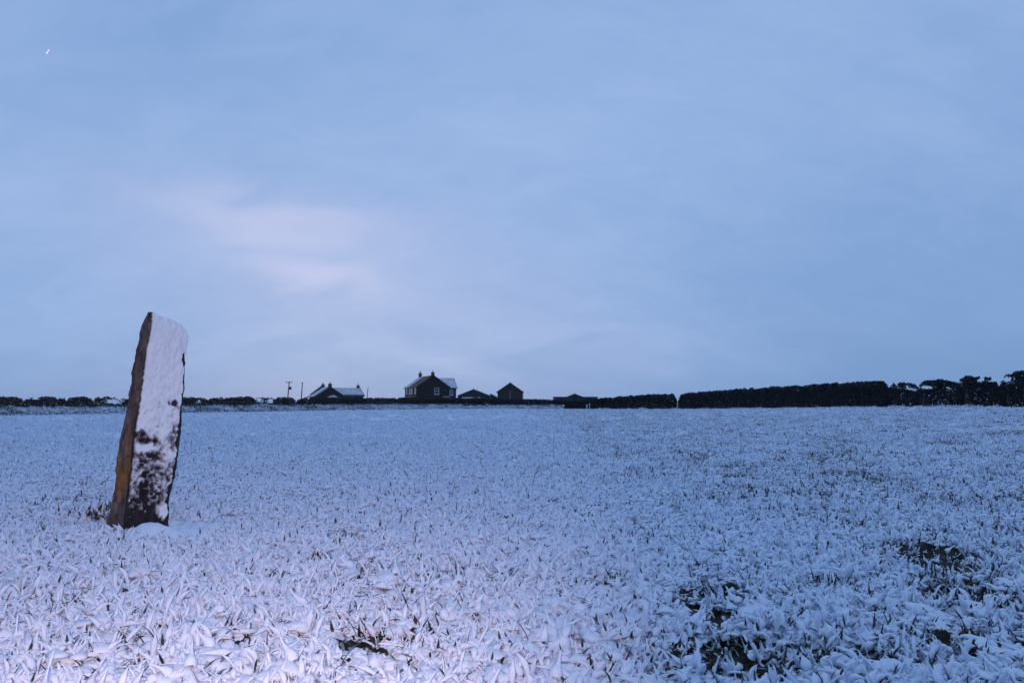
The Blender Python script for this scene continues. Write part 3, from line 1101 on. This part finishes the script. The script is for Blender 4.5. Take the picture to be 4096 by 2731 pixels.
    thick = np.where(th > 0, 0.003 + 0.020 * smooth(th / 0.9) + 0.006 * (nz2 + nz) * (th > 0.2), -0.02 + 0.02 * np.clip(1 + th * 4, 0, 1))
    Q = G + O * thick[..., None] - base
    cr = grid_mesh("snow_crust", Q, crust_material(), root)
    a = cr.data.attributes.new("cover", 'FLOAT', 'POINT')
    a.data.foreach_set("value", (m * 0.80 + 0.10 + 0.28 * nz3).reshape(-1).astype(np.float32))
    return root


def crust_material():
    """Thin dusting lets the dark stone show, thick crust is white."""
    m = bpy.data.materials.new("snow_crust")
    m.use_nodes = True
    n, l = m.node_tree.nodes, m.node_tree.links
    b = n["Principled BSDF"]
    b.inputs['Roughness'].default_value = 0.8
    b.inputs['Specular IOR Level'].default_value = 0.15
    at_ = n.new("ShaderNodeAttribute")
    at_.attribute_name = "cover"
    r = n.new("ShaderNodeValToRGB")
    e = r.color_ramp.elements
    e[0].position, e[0].color = 0.0, (0.034, 0.024, 0.032, 1)
    e[1].position, e[1].color = 0.95, (0.82, 0.82, 0.84, 1)
    k = e.new(0.30)
    k.color = (0.20, 0.18, 0.19, 1)
    k = e.new(0.60)
    k.color = (0.58, 0.57, 0.59, 1)
    l.new(at_.outputs['Fac'], r.inputs[0])
    l.new(r.outputs[0], b.inputs['Base Color'])
    co = n.new("ShaderNodeTexCoord")
    t2 = n.new("ShaderNodeTexNoise")
    t2.inputs['Scale'].default_value = 60
    t2.inputs['Detail'].default_value = 6
    l.new(co.outputs['Object'], t2.inputs['Vector'])
    bp = n.new("ShaderNodeBump")
    bp.inputs['Strength'].default_value = 0.4
    bp.inputs['Distance'].default_value = 0.01
    l.new(t2.outputs['Fac'], bp.inputs['Height'])
    l.new(bp.outputs[0], b.inputs['Normal'])
    return m


def stone_material(name, dark):
    m = bpy.data.materials.new(name)
    m.use_nodes = True
    n, l = m.node_tree.nodes, m.node_tree.links
    b = n["Principled BSDF"]
    b.inputs['Roughness'].default_value = 0.9
    b.inputs['Specular IOR Level'].default_value = 0.15
    co = n.new("ShaderNodeTexCoord")
    mp = n.new("ShaderNodeMapping")
    mp.inputs['Scale'].default_value = (9, 9, 3.0)
    l.new(co.outputs['Object'], mp.inputs[0])
    t = n.new("ShaderNodeTexNoise")
    t.inputs['Scale'].default_value = 1.2
    t.inputs['Detail'].default_value = 8
    t.inputs['Roughness'].default_value = 0.62
    l.new(mp.outputs[0], t.inputs['Vector'])
    r = n.new("ShaderNodeValToRGB")
    e = r.color_ramp.elements
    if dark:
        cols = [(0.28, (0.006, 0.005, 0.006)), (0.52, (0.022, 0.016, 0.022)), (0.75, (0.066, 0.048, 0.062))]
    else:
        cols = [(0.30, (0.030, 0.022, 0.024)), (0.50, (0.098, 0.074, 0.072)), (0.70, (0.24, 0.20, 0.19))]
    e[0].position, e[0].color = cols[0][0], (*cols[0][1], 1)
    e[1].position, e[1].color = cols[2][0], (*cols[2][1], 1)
    k = e.new(cols[1][0])
    k.color = (*cols[1][1], 1)
    l.new(t.outputs['Fac'], r.inputs[0])
    col = r.outputs[0]
    if not dark:
        # orange and ochre lichen, in patches low on the narrow face
        tl = n.new("ShaderNodeTexNoise")
        tl.inputs['Scale'].default_value = 3.1
        tl.inputs['Detail'].default_value = 4
        mp2 = n.new("ShaderNodeMapping")
        mp2.inputs['Scale'].default_value = (2.4, 2.4, 0.9)
        mp2.inputs['Location'].default_value = (0.35, 0.0, 0.22)
        l.new(co.outputs['Object'], mp2.inputs[0])
        l.new(mp2.outputs[0], tl.inputs['Vector'])
        sp = n.new("ShaderNodeSeparateXYZ")
        l.new(co.outputs['Object'], sp.inputs[0])
        band = n.new("ShaderNodeMapRange")
        band.interpolation_type = 'SMOOTHSTEP'
        band.inputs['From Min'].default_value = 1.45
        band.inputs['From Max'].default_value = 0.75
        l.new(sp.outputs[2], band.inputs[0])
        lowcut = n.new("ShaderNodeMapRange")
        lowcut.interpolation_type = 'SMOOTHSTEP'
        lowcut.inputs['From Min'].default_value = 0.22
        lowcut.inputs['From Max'].default_value = 0.45
        l.new(sp.outputs[2], lowcut.inputs[0])
        lm = n.new("ShaderNodeMapRange")
        lm.inputs['From Min'].default_value = 0.42
        lm.inputs['From Max'].default_value = 0.60
        l.new(tl.outputs['Fac'], lm.inputs[0])
        f = math_node(n, l, 'MULTIPLY', lm.outputs[0], band.outputs[0])
        f = math_node(n, l, 'MULTIPLY', f, lowcut.outputs[0])
        f = math_node(n, l, 'MULTIPLY', f, 0.85)
        rl = n.new("ShaderNodeValToRGB")
        rl.color_ramp.elements[0].color = (0.11, 0.075, 0.022, 1)
        rl.color_ramp.elements[1].color = (0.26, 0.095, 0.018, 1)
        rl.color_ramp.elements[0].position = 0.4
        rl.color_ramp.elements[1].position = 0.62
        l.new(t.outputs['Fac'], rl.inputs[0])
        mx = n.new("ShaderNodeMixRGB")
        l.new(f, mx.inputs[0])
        l.new(col, mx.inputs[1])
        l.new(rl.outputs[0], mx.inputs[2])
        col = mx.outputs[0]
    l.new(col, b.inputs['Base Color'])
    t2 = n.new("ShaderNodeTexNoise")
    t2.inputs['Scale'].default_value = 12
    t2.inputs['Detail'].default_value = 8
    l.new(mp.outputs[0], t2.inputs['Vector'])
    bp = n.new("ShaderNodeBump")
    bp.inputs['Strength'].default_value = 0.7
    bp.inputs['Distance'].default_value = 0.015
    l.new(t2.outputs['Fac'], bp.inputs['Height'])
    l.new(bp.outputs[0], b.inputs['Normal'])
    return m


# ------------------------------------------------------------------ farm buildings
def window(parent, origin, du, dn, w, h, split=1, name="window", mull=0, sill=True):
    """origin: lower-left corner on the wall; du: along the wall, dn: outwards."""
    o, du, dn = np.array(origin, float), np.array(du, float), np.array(dn, float)
    up = np.array((0, 0, 1.0))

    def slab(mb, a0, a1, b0, b1, d0, d1):
        p = [o + du * a0 + up * b0 + dn * d0, o + du * a1 + up * b0 + dn * d0, o + du * a1 + up * b1 + dn * d0, o + du * a0 + up * b1 + dn * d0]
        mb.prism(p, dn * (d1 - d0))
    fw = 0.10
    fr = MB()
    slab(fr, 0, fw, 0, h, 0.003, 0.10)
    slab(fr, w - fw, w, 0, h, 0.003, 0.10)
    slab(fr, fw, w - fw, h - fw, h, 0.003, 0.098)
    slab(fr, fw, w - fw, 0, fw, 0.003, 0.098)
    f = fr.build(name, TRIM_W, parent)
    rows = split + 1
    ph = (h - 2 * fw - split * 0.12) / rows
    cols = mull + 1
    pw = (w - 2 * fw - mull * 0.1) / cols
    bars = MB()
    for i in range(split):
        z = fw + (i + 1) * ph + i * 0.12
        slab(bars, fw, w - fw, z, z + 0.12, 0.004, 0.096)
    for i in range(mull):
        a = fw + (i + 1) * pw + i * 0.1
        slab(bars, a, a + 0.1, fw, h - fw, 0.005, 0.092)
    if bars.v:
        bars.build("glazing_bar", TRIM_W, f)
    for i in range(rows):
        for j in range(cols):
            p = MB()
            slab(p, fw + j * (pw + .1), fw + j * (pw + .1) + pw, fw + i * (ph + .12), fw + i * (ph + .12) + ph, 0.006, 0.035)
            p.build("pane", GLASS, f)
    if sill:
        s = MB()
        slab(s, -0.08, w + 0.08, -0.10, -0.004, 0.003, 0.16)
        s.build("sill", TRIM_W, f)
        s2 = MB()
        slab(s2, -0.06, w + 0.06, 0.002, 0.07, 0.104, 0.17)
        s2.build("snow", SNOW_FAR, f)
    return f


def roof_slab(parent, name, a, b, c, d, t, m):
    """Quad a b c d (eave0, eave1, ridge1, ridge0) as a slab of thickness t above it."""
    a, b, c, d = (np.array(p, float) for p in (a, b, c, d))
    nrm = np.cross(b - a, d - a)
    nrm /= np.linalg.norm(nrm)
    if nrm[2] < 0:
        nrm = -nrm
    return MB().prism([a, b, c, d], nrm * t).build(name, m, parent)


def quad_part(a, b, c, d, u0, u1, v0, v1, lift):
    a, b, c, d = (np.array(p, float) for p in (a, b, c, d))
    f = lambda u, v: (a * (1 - u) + b * u) * (1 - v) + (d * (1 - u) + c * u) * v
    nrm = np.cross(b - a, d - a)
    nrm /= np.linalg.norm(nrm)
    if nrm[2] < 0:
        nrm = -nrm
    return f(u0, v0) + nrm * lift, f(u1, v0) + nrm * lift, f(u1, v1) + nrm * lift, f(u0, v1) + nrm * lift


def snow_sheet(parent, quad, u0, u1, v0, v1, lift, t, seed, m=None, ragged=None, res=26):
    """Snow lying on a roof slope; ragged = (side u, amount) lets it end unevenly."""
    a, b, c, d = (np.array(p, float) for p in quad)
    nrm = np.cross(b - a, d - a)
    nrm /= np.linalg.norm(nrm)
    if nrm[2] < 0:
        nrm = -nrm
    P = np.zeros((res, res, 3))
    for i in range(res):
        v = v0 + (v1 - v0) * i / (res - 1)
        e0, e1 = u0, u1
        if ragged:
            nzv = float(fbm2(v * 5 + seed, seed * 1.7, 3, seed))
            if ragged[0] == 0:
                e0 = u0 + ragged[1] * nzv + (ragged[2] * v if len(ragged) > 2 else 0)
            else:
                e1 = u1 + ragged[1] * nzv + (ragged[2] * v if len(ragged) > 2 else 0)
        for j in range(res):
            u = e0 + (e1 - e0) * j / (res - 1)
            p = (a * (1 - u) + b * u) * (1 - v) + (d * (1 - u) + c * u) * v
            edge = min(i, j, res - 1 - i, res - 1 - j)
            k = 0.0 if edge == 0 else 1.0
            P[i, j] = p + nrm * (lift + (t * (1 + 0.35 * float(fbm2(u * 9 + seed, v * 7, 2, seed)))) * k - (0.02 if edge == 0 else 0))
    # face upwards
    n0 = np.cross(P[1, 1] - P[0, 0], P[0, 1] - P[0, 0])
    return grid_mesh("roof_snow", P, m or ROOF_SNOW, parent, flip=bool(n0[2] > 0))


def chimney(parent, x, y, z0, z1, w, d, pots=1, pot_h=0.45, snow_side=True):
    st = MB()
    st.box(x - w / 2, x + w / 2, y - d / 2, y + d / 2, z0, z1 - 0.12)
    st.box(x - w / 2 - .06, x + w / 2 + .06, y - d / 2 - .06, y + d / 2 + .06, z1 - 0.12, z1)
    c = st.build("chimney", CHIM, parent)
    for i in range(pots):
        px = x + (i - (pots - 1) / 2) * 0.4
        MB().tube((px, y, z1 - 0.002), (px, y, z1 + pot_h), 0.17, 0.12, 10).build("chimney_pot", CHIM, c)
    if snow_side:
        # snow driven against the right-hand side
        s = MB()
        s.box(x + w / 2 + 0.003, x + w / 2 + 0.05, y - d / 2 + .03, y + d / 2 - .03, z0 + (z1 - z0) * .35, z1 - 0.16)
        s.box(x - w / 2 + .0, x + w / 2 + .02, y - d / 2 + .02, y - d / 2 + .22, z1 + 0.001, z1 + 0.06)
        s.build("driven_snow", SNOW_FAR, c)
    return c


def gable_wall(W, D, he, hr, axis='v', z0=-0.2):
    """A pentagonal-prism wall body, ridge along v (depth) or along u."""
    mb = MB()
    if axis == 'v':
        mb.prism([(0, 0, z0), (W, 0, z0), (W, 0, he), (W / 2, 0, hr), (0, 0, he)], (0, D, 0))
    else:
        mb.prism([(0, 0, z0), (0, 0, he), (0, D / 2, hr), (0, D, he), (0, D, z0)], (W, 0, 0))
    return mb


def build_farmhouse():
    org = at(1667, 1598, 200.0)
    rz = math.radians(16.7)
    r = empty("farmhouse", (org[0], org[1], 0.0), rz)
    tag(r, "dark two-storey farmhouse with two chimneys and a snowy roof", "house")
    W, D, he, hr = 8.7, 21.0, 4.95, 8.0
    gable_wall(W, D, he, hr).build("wall", BRICK_D, r)
    ov = 0.35
    sl = (hr - he) / (W / 2)
    ql = [(-ov, -ov, he - sl * ov + .02), (-ov, D + ov, he - sl * ov + .02), (W / 2, D + ov, hr + .02), (W / 2, -ov, hr + .02)]
    qr = [(W + ov, -ov, he - sl * ov + .02), (W + ov, D + ov, he - sl * ov + .02), (W / 2, D + ov, hr + .02), (W / 2, -ov, hr + .02)]
    rl = roof_slab(r, "roof", *ql, 0.16, ROOF_B)
    rr = roof_slab(r, "roof", *qr, 0.16, ROOF_D)
    snow_sheet(rl, ql, 0.62, 0.995, 0.01, 0.985, 0.16, 0.09, 3, ragged=(0, 0.10, 0.06))
    snow_sheet(rr, qr, 0.01, 0.99, 0.01, 0.985, 0.16, 0.09, 4)
    # wing to the right, ridge across
    x1, v0, v1, he2, hr2 = 10.75, 0.35, 9.2, 4.72, 7.35
    w = MB()
    vm = (v0 + v1) / 2
    w.prism([(W - 0.4, v0, -0.2), (W - 0.4, v0, he2), (W - 0.4, vm, hr2), (W - 0.4, v1, he2), (W - 0.4, v1, -0.2)], (x1 - W + 0.4, 0, 0))
    w.build("wing_wall", BRICK_D, r)
    s2 = (hr2 - he2) / (vm - v0)
    # the wing roof starts where it meets the main slope
    um = W / 2 + (hr - hr2) / sl
    ue = W / 2 + (hr - he2 + s2 * ov) / sl
    qf = [(ue - .3, v0 - ov, he2 - s2 * ov + .02), (x1 + ov, v0 - ov, he2 - s2 * ov + .02), (x1 + ov, vm, hr2 + .02), (um - .3, vm, hr2 + .02)]
    qb = [(ue - .3, v1 + ov, he2 - s2 * ov + .02), (x1 + ov, v1 + ov, he2 - s2 * ov + .02), (x1 + ov, vm, hr2 + .02), (um - .3, vm, hr2 + .02)]
    wf = roof_slab(r, "wing_roof", *qf, 0.14, ROOF_D)
    roof_slab(r, "wing_roof", *qb, 0.14, ROOF_D)
    snow_sheet(wf, qf, 0.005, 0.985, 0.03, 0.99, 0.14, 0.08, 5)
    MB().tube((x1 + 0.28, v0 - 0.28, he2 - 0.1), (x1 + 0.06, v0 - 0.06, he2 - 0.75), 0.05, 0.05, 8).build("downpipe", TRIM_W, r)
    chimney(r, W / 2, 0.55, hr - 0.6, hr + 0.85, 0.75, 0.9, pot_h=.5)
    chimney(r, W / 2, D - 0.6, hr - 0.6, hr + 1.3, 0.8, 0.9, pot_h=.65)
    # windows
    window(r, (4.75, 0, 3.0), (1, 0, 0), (0, -1, 0), 1.25, 1.75, split=1)
    window(r, (8.95, v0, 2.75), (1, 0, 0), (0, -1, 0), 0.95, 1.5, split=2)
    for v in (1.0, 6.9, 10.6, 16.0):
        window(r, (0, v + 2.6, 3.05), (0, -1, 0), (-1, 0, 0), 2.5, 1.75, split=0, mull=1)
    # low lean-to along the left side
    MB().prism([(-2.4, 0.5, -0.2), (-2.4, 0.5, 1.7), (-0.004, 0.5, 2.75), (-0.004, 0.5, -0.2)], (0, 14.0, 0)).build("lean_to", ROOF_B, r)
    return r


def build_bungalow():
    org = at(1268, 1598, 205.0)
    r = empty("bungalow", (org[0], org[1], 0.0), math.radians(27))
    tag(r, "low bungalow with three chimneys and a snowy roof, left of the farmhouse", "bungalow")
    W, D, he, hr = 7.2, 9.6, 2.6, 4.95
    gable_wall(W, D, he, hr).build("wall", BRICK_D, r)
    ov = 0.4
    sl = (hr - he) / (W / 2)
    ql = [(-1.6 * ov, -ov, he - sl * ov * 1.6 + .02), (-1.6 * ov, D + ov, he - sl * ov * 1.6 + .02), (W / 2, D + ov, hr + .02), (W / 2, -ov, hr + .02)]
    qr = [(W + ov, -ov, he - sl * ov + .02), (W + ov, D + ov, he - sl * ov + .02), (W / 2, D + ov, hr + .02), (W / 2, -ov, hr + .02)]
    rl = roof_slab(r, "roof", *ql, 0.16, ROOF_D)
    rr = roof_slab(r, "roof", *qr, 0.16, ROOF_D)
    snow_sheet(rl, ql, 0.22, 0.99, 0.01, 0.98, 0.16, 0.08, 13, ragged=(0, .06))
    snow_sheet(rr, qr, 0.01, 0.99, 0.01, 0.98, 0.16, 0.08, 14)
    x1, v0, v1, he2, hr2 = 13.1, 0.9, 8.4, 2.62, 4.75
    vm = (v0 + v1) / 2
    MB().prism([(W - .3, v0, -0.2), (W - .3, v0, he2), (W - .3, vm, hr2), (W - .3, v1, he2), (W - .3, v1, -0.2)], (x1 - W + .3, 0, 0)).build("wing_wall", BRICK_D, r)
    s2 = (hr2 - he2) / (vm - v0)
    um = W / 2 + (hr - hr2) / sl
    ue = W / 2 + (hr - he2 + s2 * ov) / sl
    qf = [(ue - .2, v0 - ov, he2 - s2 * ov + .02), (x1 + ov, v0 - ov, he2 - s2 * ov + .02), (x1 + .1, vm, hr2 + .02), (um - .2, vm, hr2 + .02)]
    qb = [(ue - .2, v1 + ov, he2 - s2 * ov + .02), (x1 + ov, v1 + ov, he2 - s2 * ov + .02), (x1 + .1, vm, hr2 + .02), (um - .2, vm, hr2 + .02)]
    wf = roof_slab(r, "wing_roof", *qf, 0.14, ROOF_D)
    roof_slab(r, "wing_roof", *qb, 0.14, ROOF_D)
    snow_sheet(wf, qf, 0.01, 0.985, 0.16, 0.99, 0.14, 0.08, 15)
    chimney(r, W / 2, 0.6, hr - .5, hr + 0.95, 0.85, 0.8, pot_h=.5)
    chimney(r, W / 2, D - 0.6, hr - .5, hr + 0.95, 0.75, 0.8, pot_h=.5)
    chimney(r, x1 - 0.5, vm, hr2 - .5, hr2 + 0.8, 0.7, 0.8, pot_h=.5)
    # dark dormer gable behind the left slope
    MB().prism([(-0.2, D - 2.2, 3.0), (3.2, D - 2.2, 3.0), (3.2, D - 2.2, 5.6)], (0, 1.4, 0)).build("dormer", ROOF_D, r)
    window(r, (5.3, 0, 1.25), (1, 0, 0), (0, -1, 0), 1.2, 0.95, split=0, mull=1)
    window(r, (9.6, v0, 1.2), (1, 0, 0), (0, -1, 0), 1.15, 1.0, split=0, mull=1)
    return r


def simple_gable(name, pxl, pxr, py_eave, py_peak, Y, depth, label, cat, wall, roof, ov=0.3, group=None, snow_left=None, rz=0.0, peak_frac=0.5, snow_right=None, roof_t=0.12):
    a, b = at(pxl, py_eave, Y), at(pxr, py_eave, Y)
    W = b[0] - a[0]
    he = a[2]
    hr = at(0.5 * (pxl + pxr), py_peak, Y)[2]
    r = empty(name, (a[0], Y, 0.0), rz)
    tag(r, label, cat, group)
    gable_wall(W, depth, he, hr).build("wall", wall, r)
    sl = (hr - he) / (W / 2)
    ql = [(-ov, -.2, he - sl * ov + .02), (-ov, depth + .2, he - sl * ov + .02), (W / 2, depth + .2, hr + .02), (W / 2, -.2, hr + .02)]
    qr = [(W + ov, -.2, he - sl * ov + .02), (W + ov, depth + .2, he - sl * ov + .02), (W / 2, depth + .2, hr + .02), (W / 2, -.2, hr + .02)]
    rl = roof_slab(r, "roof", *ql, roof_t, roof)
    rr = roof_slab(r, "roof", *qr, roof_t, roof)
    snow_sheet(rl, ql, *(snow_left or (0.05, .97, .04, .95)), roof_t, 0.05, 33)
    snow_sheet(rr, qr, *(snow_right or (0.05, .97, .04, .95)), roof_t, 0.05, 34)
    return r, W, he, hr


def build_sheds():
    r, W, he, hr = simple_gable("gabled_shed", 1831, 1957, 1583, 1558, 206.0, 14.0, "low wide dark gabled shed between the farmhouse and the barn", "shed", SHEET, SHEET, ov=0.15)
    MB().box(1.0, 1.35, -0.10, -0.004, -0.2, he + 0.3).box(W - 1.35, W - 1.0, -0.10, -0.004, -0.2, he + 0.3).build("corner_post", METAL_D, r)
    MB().tube((W / 2, -0.1, hr + 0.1), (W / 2, -0.1, hr + 0.5), 0.07, 0.05, 8).build("finial", METAL_D, r)
    # lean-to between shed and barn
    a = at(1962, 1574, 204)
    b = at(1990, 1588, 204)
    o = empty("tilted_lean_to", (a[0], 204.0, 0), 0)
    tag(o, "small dark lean-to with a tilted roof against the barn", "shed")
    w = b[0] - a[0]
    MB().prism([(0.05, 0, -.2), (w, 0, -.2), (w, 0, b[2] - .15), (0.05, 0, a[2] - .15)], (0, 3, 0)).build("wall", SHEET, o)
    rf = MB().prism([(-.3, -.2, a[2] - .38), (0.0, -.2, a[2]), (w + .05, -.2, b[2]), (w + .05, -.2, b[2] - .12)], (0, 3.4, 0)).build("roof", ROOF_D, o)
    MB().prism([(0.1, -.1, a[2] + .0), (0.1, -.1, a[2] + .06), (w - .1, -.1, b[2] + .1), (w - .1, -.1, b[2] + .04)], (0, 3.2, 0)).build("roof_snow", SNOW_FAR, rf)
    # the barn
    r, W, he, hr = simple_gable("barn", 1990, 2091, 1567, 1532, 205.0, 13.0, "tall dark gabled barn standing alone right of the farmhouse", "barn", BARN_W, ROOF_D, ov=0.3, roof_t=0.14)
    d = MB().box(W * .51, W * .63, -0.06, -0.004, 0.0, he + 0.35).build("door", SHEET, r)
    MB().box(W * .485, W * .508, -0.16, -0.005, 0.0, he + 0.42).build("door_frame", GREY_STONE, r)
    MB().box(W * .505, W * .64, -0.12, -0.006, he + 0.36, he + 0.5).build("lintel", BARN_W, r)
    MB().tube((W / 2 - .12, -.15, hr + .02), (W / 2 - .12, -.15, hr + .28), .1, .06, 8).tube((W / 2 + .3, -.15, hr - .08), (W / 2 + .3, -.15, hr + .32), .1, .04, 8).build("ridge_end", ROOF_D, r)
    MB().tube((W + .12, -.08, 0), (W + .12, -.08, he - .2), .06, .06, 8).build("downpipe", GREY_STONE, r)
    # far flat shed with a gable rising out of it
    a, b = at(2216, 1586.5, 250), at(2392, 1587, 250)
    o = empty("far_shed", (a[0], 250.0, 0), 0)
    tag(o, "long low dark shed with a small gable behind the right-hand hedge", "shed")
    W = b[0] - a[0]
    MB().box(0.1, W - .1, 0, 8, -.2, a[2] - .14).build("wall", SHEET, o)
    rf = MB().box(-.1, W + .1, -.3, 8.3, a[2] - .13, a[2]).build("roof", SHEET, o)
    MB().box(0.1, W - .1, 0.6, 8.1, a[2] + .002, a[2] + .05).build("roof_snow", SNOW_FAR, rf)
    g0, g1, gp = at(2270, 1586.5, 249.8), at(2332, 1586.5, 249.8), at(2300, 1574, 249.8)
    MB().prism([(g0[0] - a[0], -.35, g0[2] - .2), (g1[0] - a[0], -.35, g0[2] - .2), (g1[0] - a[0], -.35, g0[2] + .02), (gp[0] - a[0], -.35, gp[2]), (g0[0] - a[0], -.35, g0[2] + .02)], (0, 6, 0)).build("gable", SHEET, o)
    MB().tube((gp[0] - a[0], -.3, gp[2] - .05), (gp[0] - a[0], -.3, gp[2] + .25), .12, .08, 8).build("ridge_vent", METAL_D, o)
    # small snow-roofed hut in front of the bungalow
    p = at(1310, 1591, 190)
    r, W, he, hr = simple_gable("garden_hut", 1309, 1338, 1590, 1582, 190.0, 3.0, "small garden hut with a bright white snowy gable before the bungalow", "hut", TRIM_W, ROOF_D, ov=.15)
    MB().prism([(0.02, -.05, he), (W - .02, -.05, he), (W / 2, -.05, hr - .02)], (0, .046, 0)).build("gable_snow", SNOW_FAR, r)
    # snow-capped garden wall before the shed
    a, b = at(1848, 1589.5, 150), at(1922, 1589.5, 150)
    o = empty("garden_wall", (a[0], 150.0, 0), 0)
    tag(o, "low wall with a bright line of snow on top before the gabled shed", "wall")
    MB().box(0, b[0] - a[0], 0, .4, -.2, a[2] - .1).build("wall", BARN_W, o)
    seg = MB()
    L = b[0] - a[0]
    for i in range(12):
        seg.box(L * i / 12 + .004, L * (i + 1) / 12 - .004, -.04, .44, a[2] - .098, a[2] + .06 * rng.random())
    seg.build("snow_cap", SNOW_FAR, o)


def build_car():
    """Only a snowy roof and screen show over the hedge by the farmhouse."""
    a = at(1770, 1590, 188)
    o = empty("parked_car", (a[0], 188.0, 0), 0)
    tag(o, "parked car with snow on its roof, half hidden behind the hedge at the farmhouse", "car")
    h = at(1770, 1585, 188)[2]
    prof = [(0, .35), (0, .95), (.9, 1.05), (1.5, h - .08), (3.0, h - .08), (3.7, 1.05), (4.2, .95), (4.2, .35)]
    MB().prism([(x - 1.4, 0, z) for x, z in prof], (0, 1.7, 0)).build("body", METAL_D, o)
    MB().prism([(x - 1.4, -.004, z) for x, z in [(1.05, 1.08), (1.55, h - .16), (2.95, h - .16), (3.55, 1.08)]], (0, -.02, 0)).build("side_window", GLASS, o)
    MB().prism([(x - 1.4, .1, z) for x, z in [(1.5, h - .078), (1.6, h), (2.9, h), (3.0, h - .078)]], (0, 1.5, 0)).build("roof_snow", SNOW_FAR, o)
    for x in (0.75 - 1.4, 3.4 - 1.4):
        for y in (-.02, 1.55):
            MB().tube((x, y, .32), (x, y + .18, .32), .32, .32, 16).build("wheel", METAL_D, o)


def build_poles():
    def pole(px0, py0, px1, py1, Y, rad, label):
        a = at(px0, py0, Y)
        b = at(px1, py1, Y)
        k = a[2] / (b[2] - a[2])
        foot = np.array((a[0] - (b[0] - a[0]) * k, Y, 0.0))
        o = empty("utility_pole", foot)
        tag(o, label, "pole", "utility poles by the bungalow")
        top = b - foot
        MB().tube((0, 0, -.2), top, rad, rad * .72, 10).build("pole", POLE_M, o)
        return o, top
    o, top = pole(1151, 1591, 1157, 1526, 200, .17, "utility pole with a wide crossarm and a transformer box")
    MB().box(top[0] - .85, top[0] + .85, -.26, -.13, top[2] - .28, top[2] - .12).build("crossarm", POLE_M, o)
    for dx in (-.75, 0, .75):
        MB().tube((top[0] + dx, -.19, top[2] - .118), (top[0] + dx, -.19, top[2] + .14), .05, .035, 8).build("insulator", METAL_D, o)
    tb = MB()
    tz = top[2] - 1.75
    tb.tube((top[0] + .33, -.15, tz - .35), (top[0] + .33, -.15, tz + .35), .34, .34, 14)
    tb.tube((top[0] + .33, -.15, tz + .351), (top[0] + .33, -.15, tz + .5), .12, .08, 8)
    t = tb.build("transformer", METAL_D, o)
    MB().box(top[0] - .2, top[0] + .0, -.22, -.05, tz - .1, tz + .1).build("bracket", METAL_D, t)
    o, top = pole(1205, 1594, 1210, 1529, 200, .15, "plain leaning utility pole just right of the crossarm pole")
    MB().box(top[0] - .22, top[0] + .25, -.22, -.12, top[2] - .32, top[2] - .18).build("bracket", METAL_D, o)
    MB().tube((top[0] - .18, -.17, top[2] - .178), (top[0] - .18, -.17, top[2] + .02), .05, .03, 8).build("insulator", METAL_D, o)
    o, top = pole(1468, 1591, 1472.5, 1550, 205, .12, "thin short pole standing right of the bungalow")
    MB().tube((top[0], 0, top[2] + .002), (top[0], 0, top[2] + .08), .1, .06, 8).build("cap", METAL_D, o)


def build_gateposts():
    for px, hgt, lab in ((2346, 16, "stout pale post with snow, left of two at the hedge foot"), (2357, 20, "thin pale post, right of two at the hedge foot")):
        Y = float(hedge_Y(px)) - 0.3
        X = (px - 2048) / F * Y
        g = float(land(X, Y))
        o = empty("field_post", (X, Y, g))
        tag(o, lab, "post", "posts at the hedge foot")
        h = hgt / F * Y
        w = .12 if hgt == 16 else .07
        MB().box(-w, w, -w, w, -.1, h).build("post", TRIM_W, o)
        MB().box(-w - .02, w + .02, -w - .02, w + .02, h + .002, h + .07).build("snow_cap", SNOW_FAR, o)


def build_flake():
    p = at(191, 207, 1.6)
    o = empty("snowflake", p)
    tag(o, "single bright falling snowflake high in the upper left sky", "snowflake")
    V, Fc, Mi = [], [], []
    r = np.random.default_rng(3)
    for k in range(5):
        t = k / 4 - .5
        V2, F2, M2 = [], [], []
        add_lump(V2, F2, M2, (t * 0.0040, 0.0004 * (k % 2), t * 0.0080), .0019, .0015, .0020, r)
        add_lump(V2, F2, M2, (t * 0.0040, 0.0, t * 0.0080), .0019, .0015, -.0020, r)
        b = len(V)
        V += V2
        Fc += [tuple(b + i for i in f) for f in F2]
    mesh_obj("flake", V, Fc, SNOW, o, smooth_shade=True)


build_stone()
build_grass()
build_bank()
build_hedges()
build_farmhouse()
build_bungalow()
build_sheds()
build_car()
build_poles()
build_gateposts()
build_flake()


def build_haze():
    """Thin, even dusk air round the camera and the whole place."""
    m = bpy.data.materials.new("dusk_air")
    m.use_nodes = True
    n, l = m.node_tree.nodes, m.node_tree.links
    n.clear()
    out = n.new("ShaderNodeOutputMaterial")
    v = n.new("ShaderNodeVolumePrincipled")
    v.inputs['Color'].default_value = (0.80, 0.88, 1.0, 1)
    v.inputs['Density'].default_value = HAZE
    l.new(v.outputs[0], out.inputs['Volume'])
    o = MB().box(-700, 700, -120, 1200, -1.3, 12.5).build("haze", m)
    tag(o, "thin blue dusk haze over the snowy field", "haze", kind='stuff')


HAZE = 0.00013
build_haze()
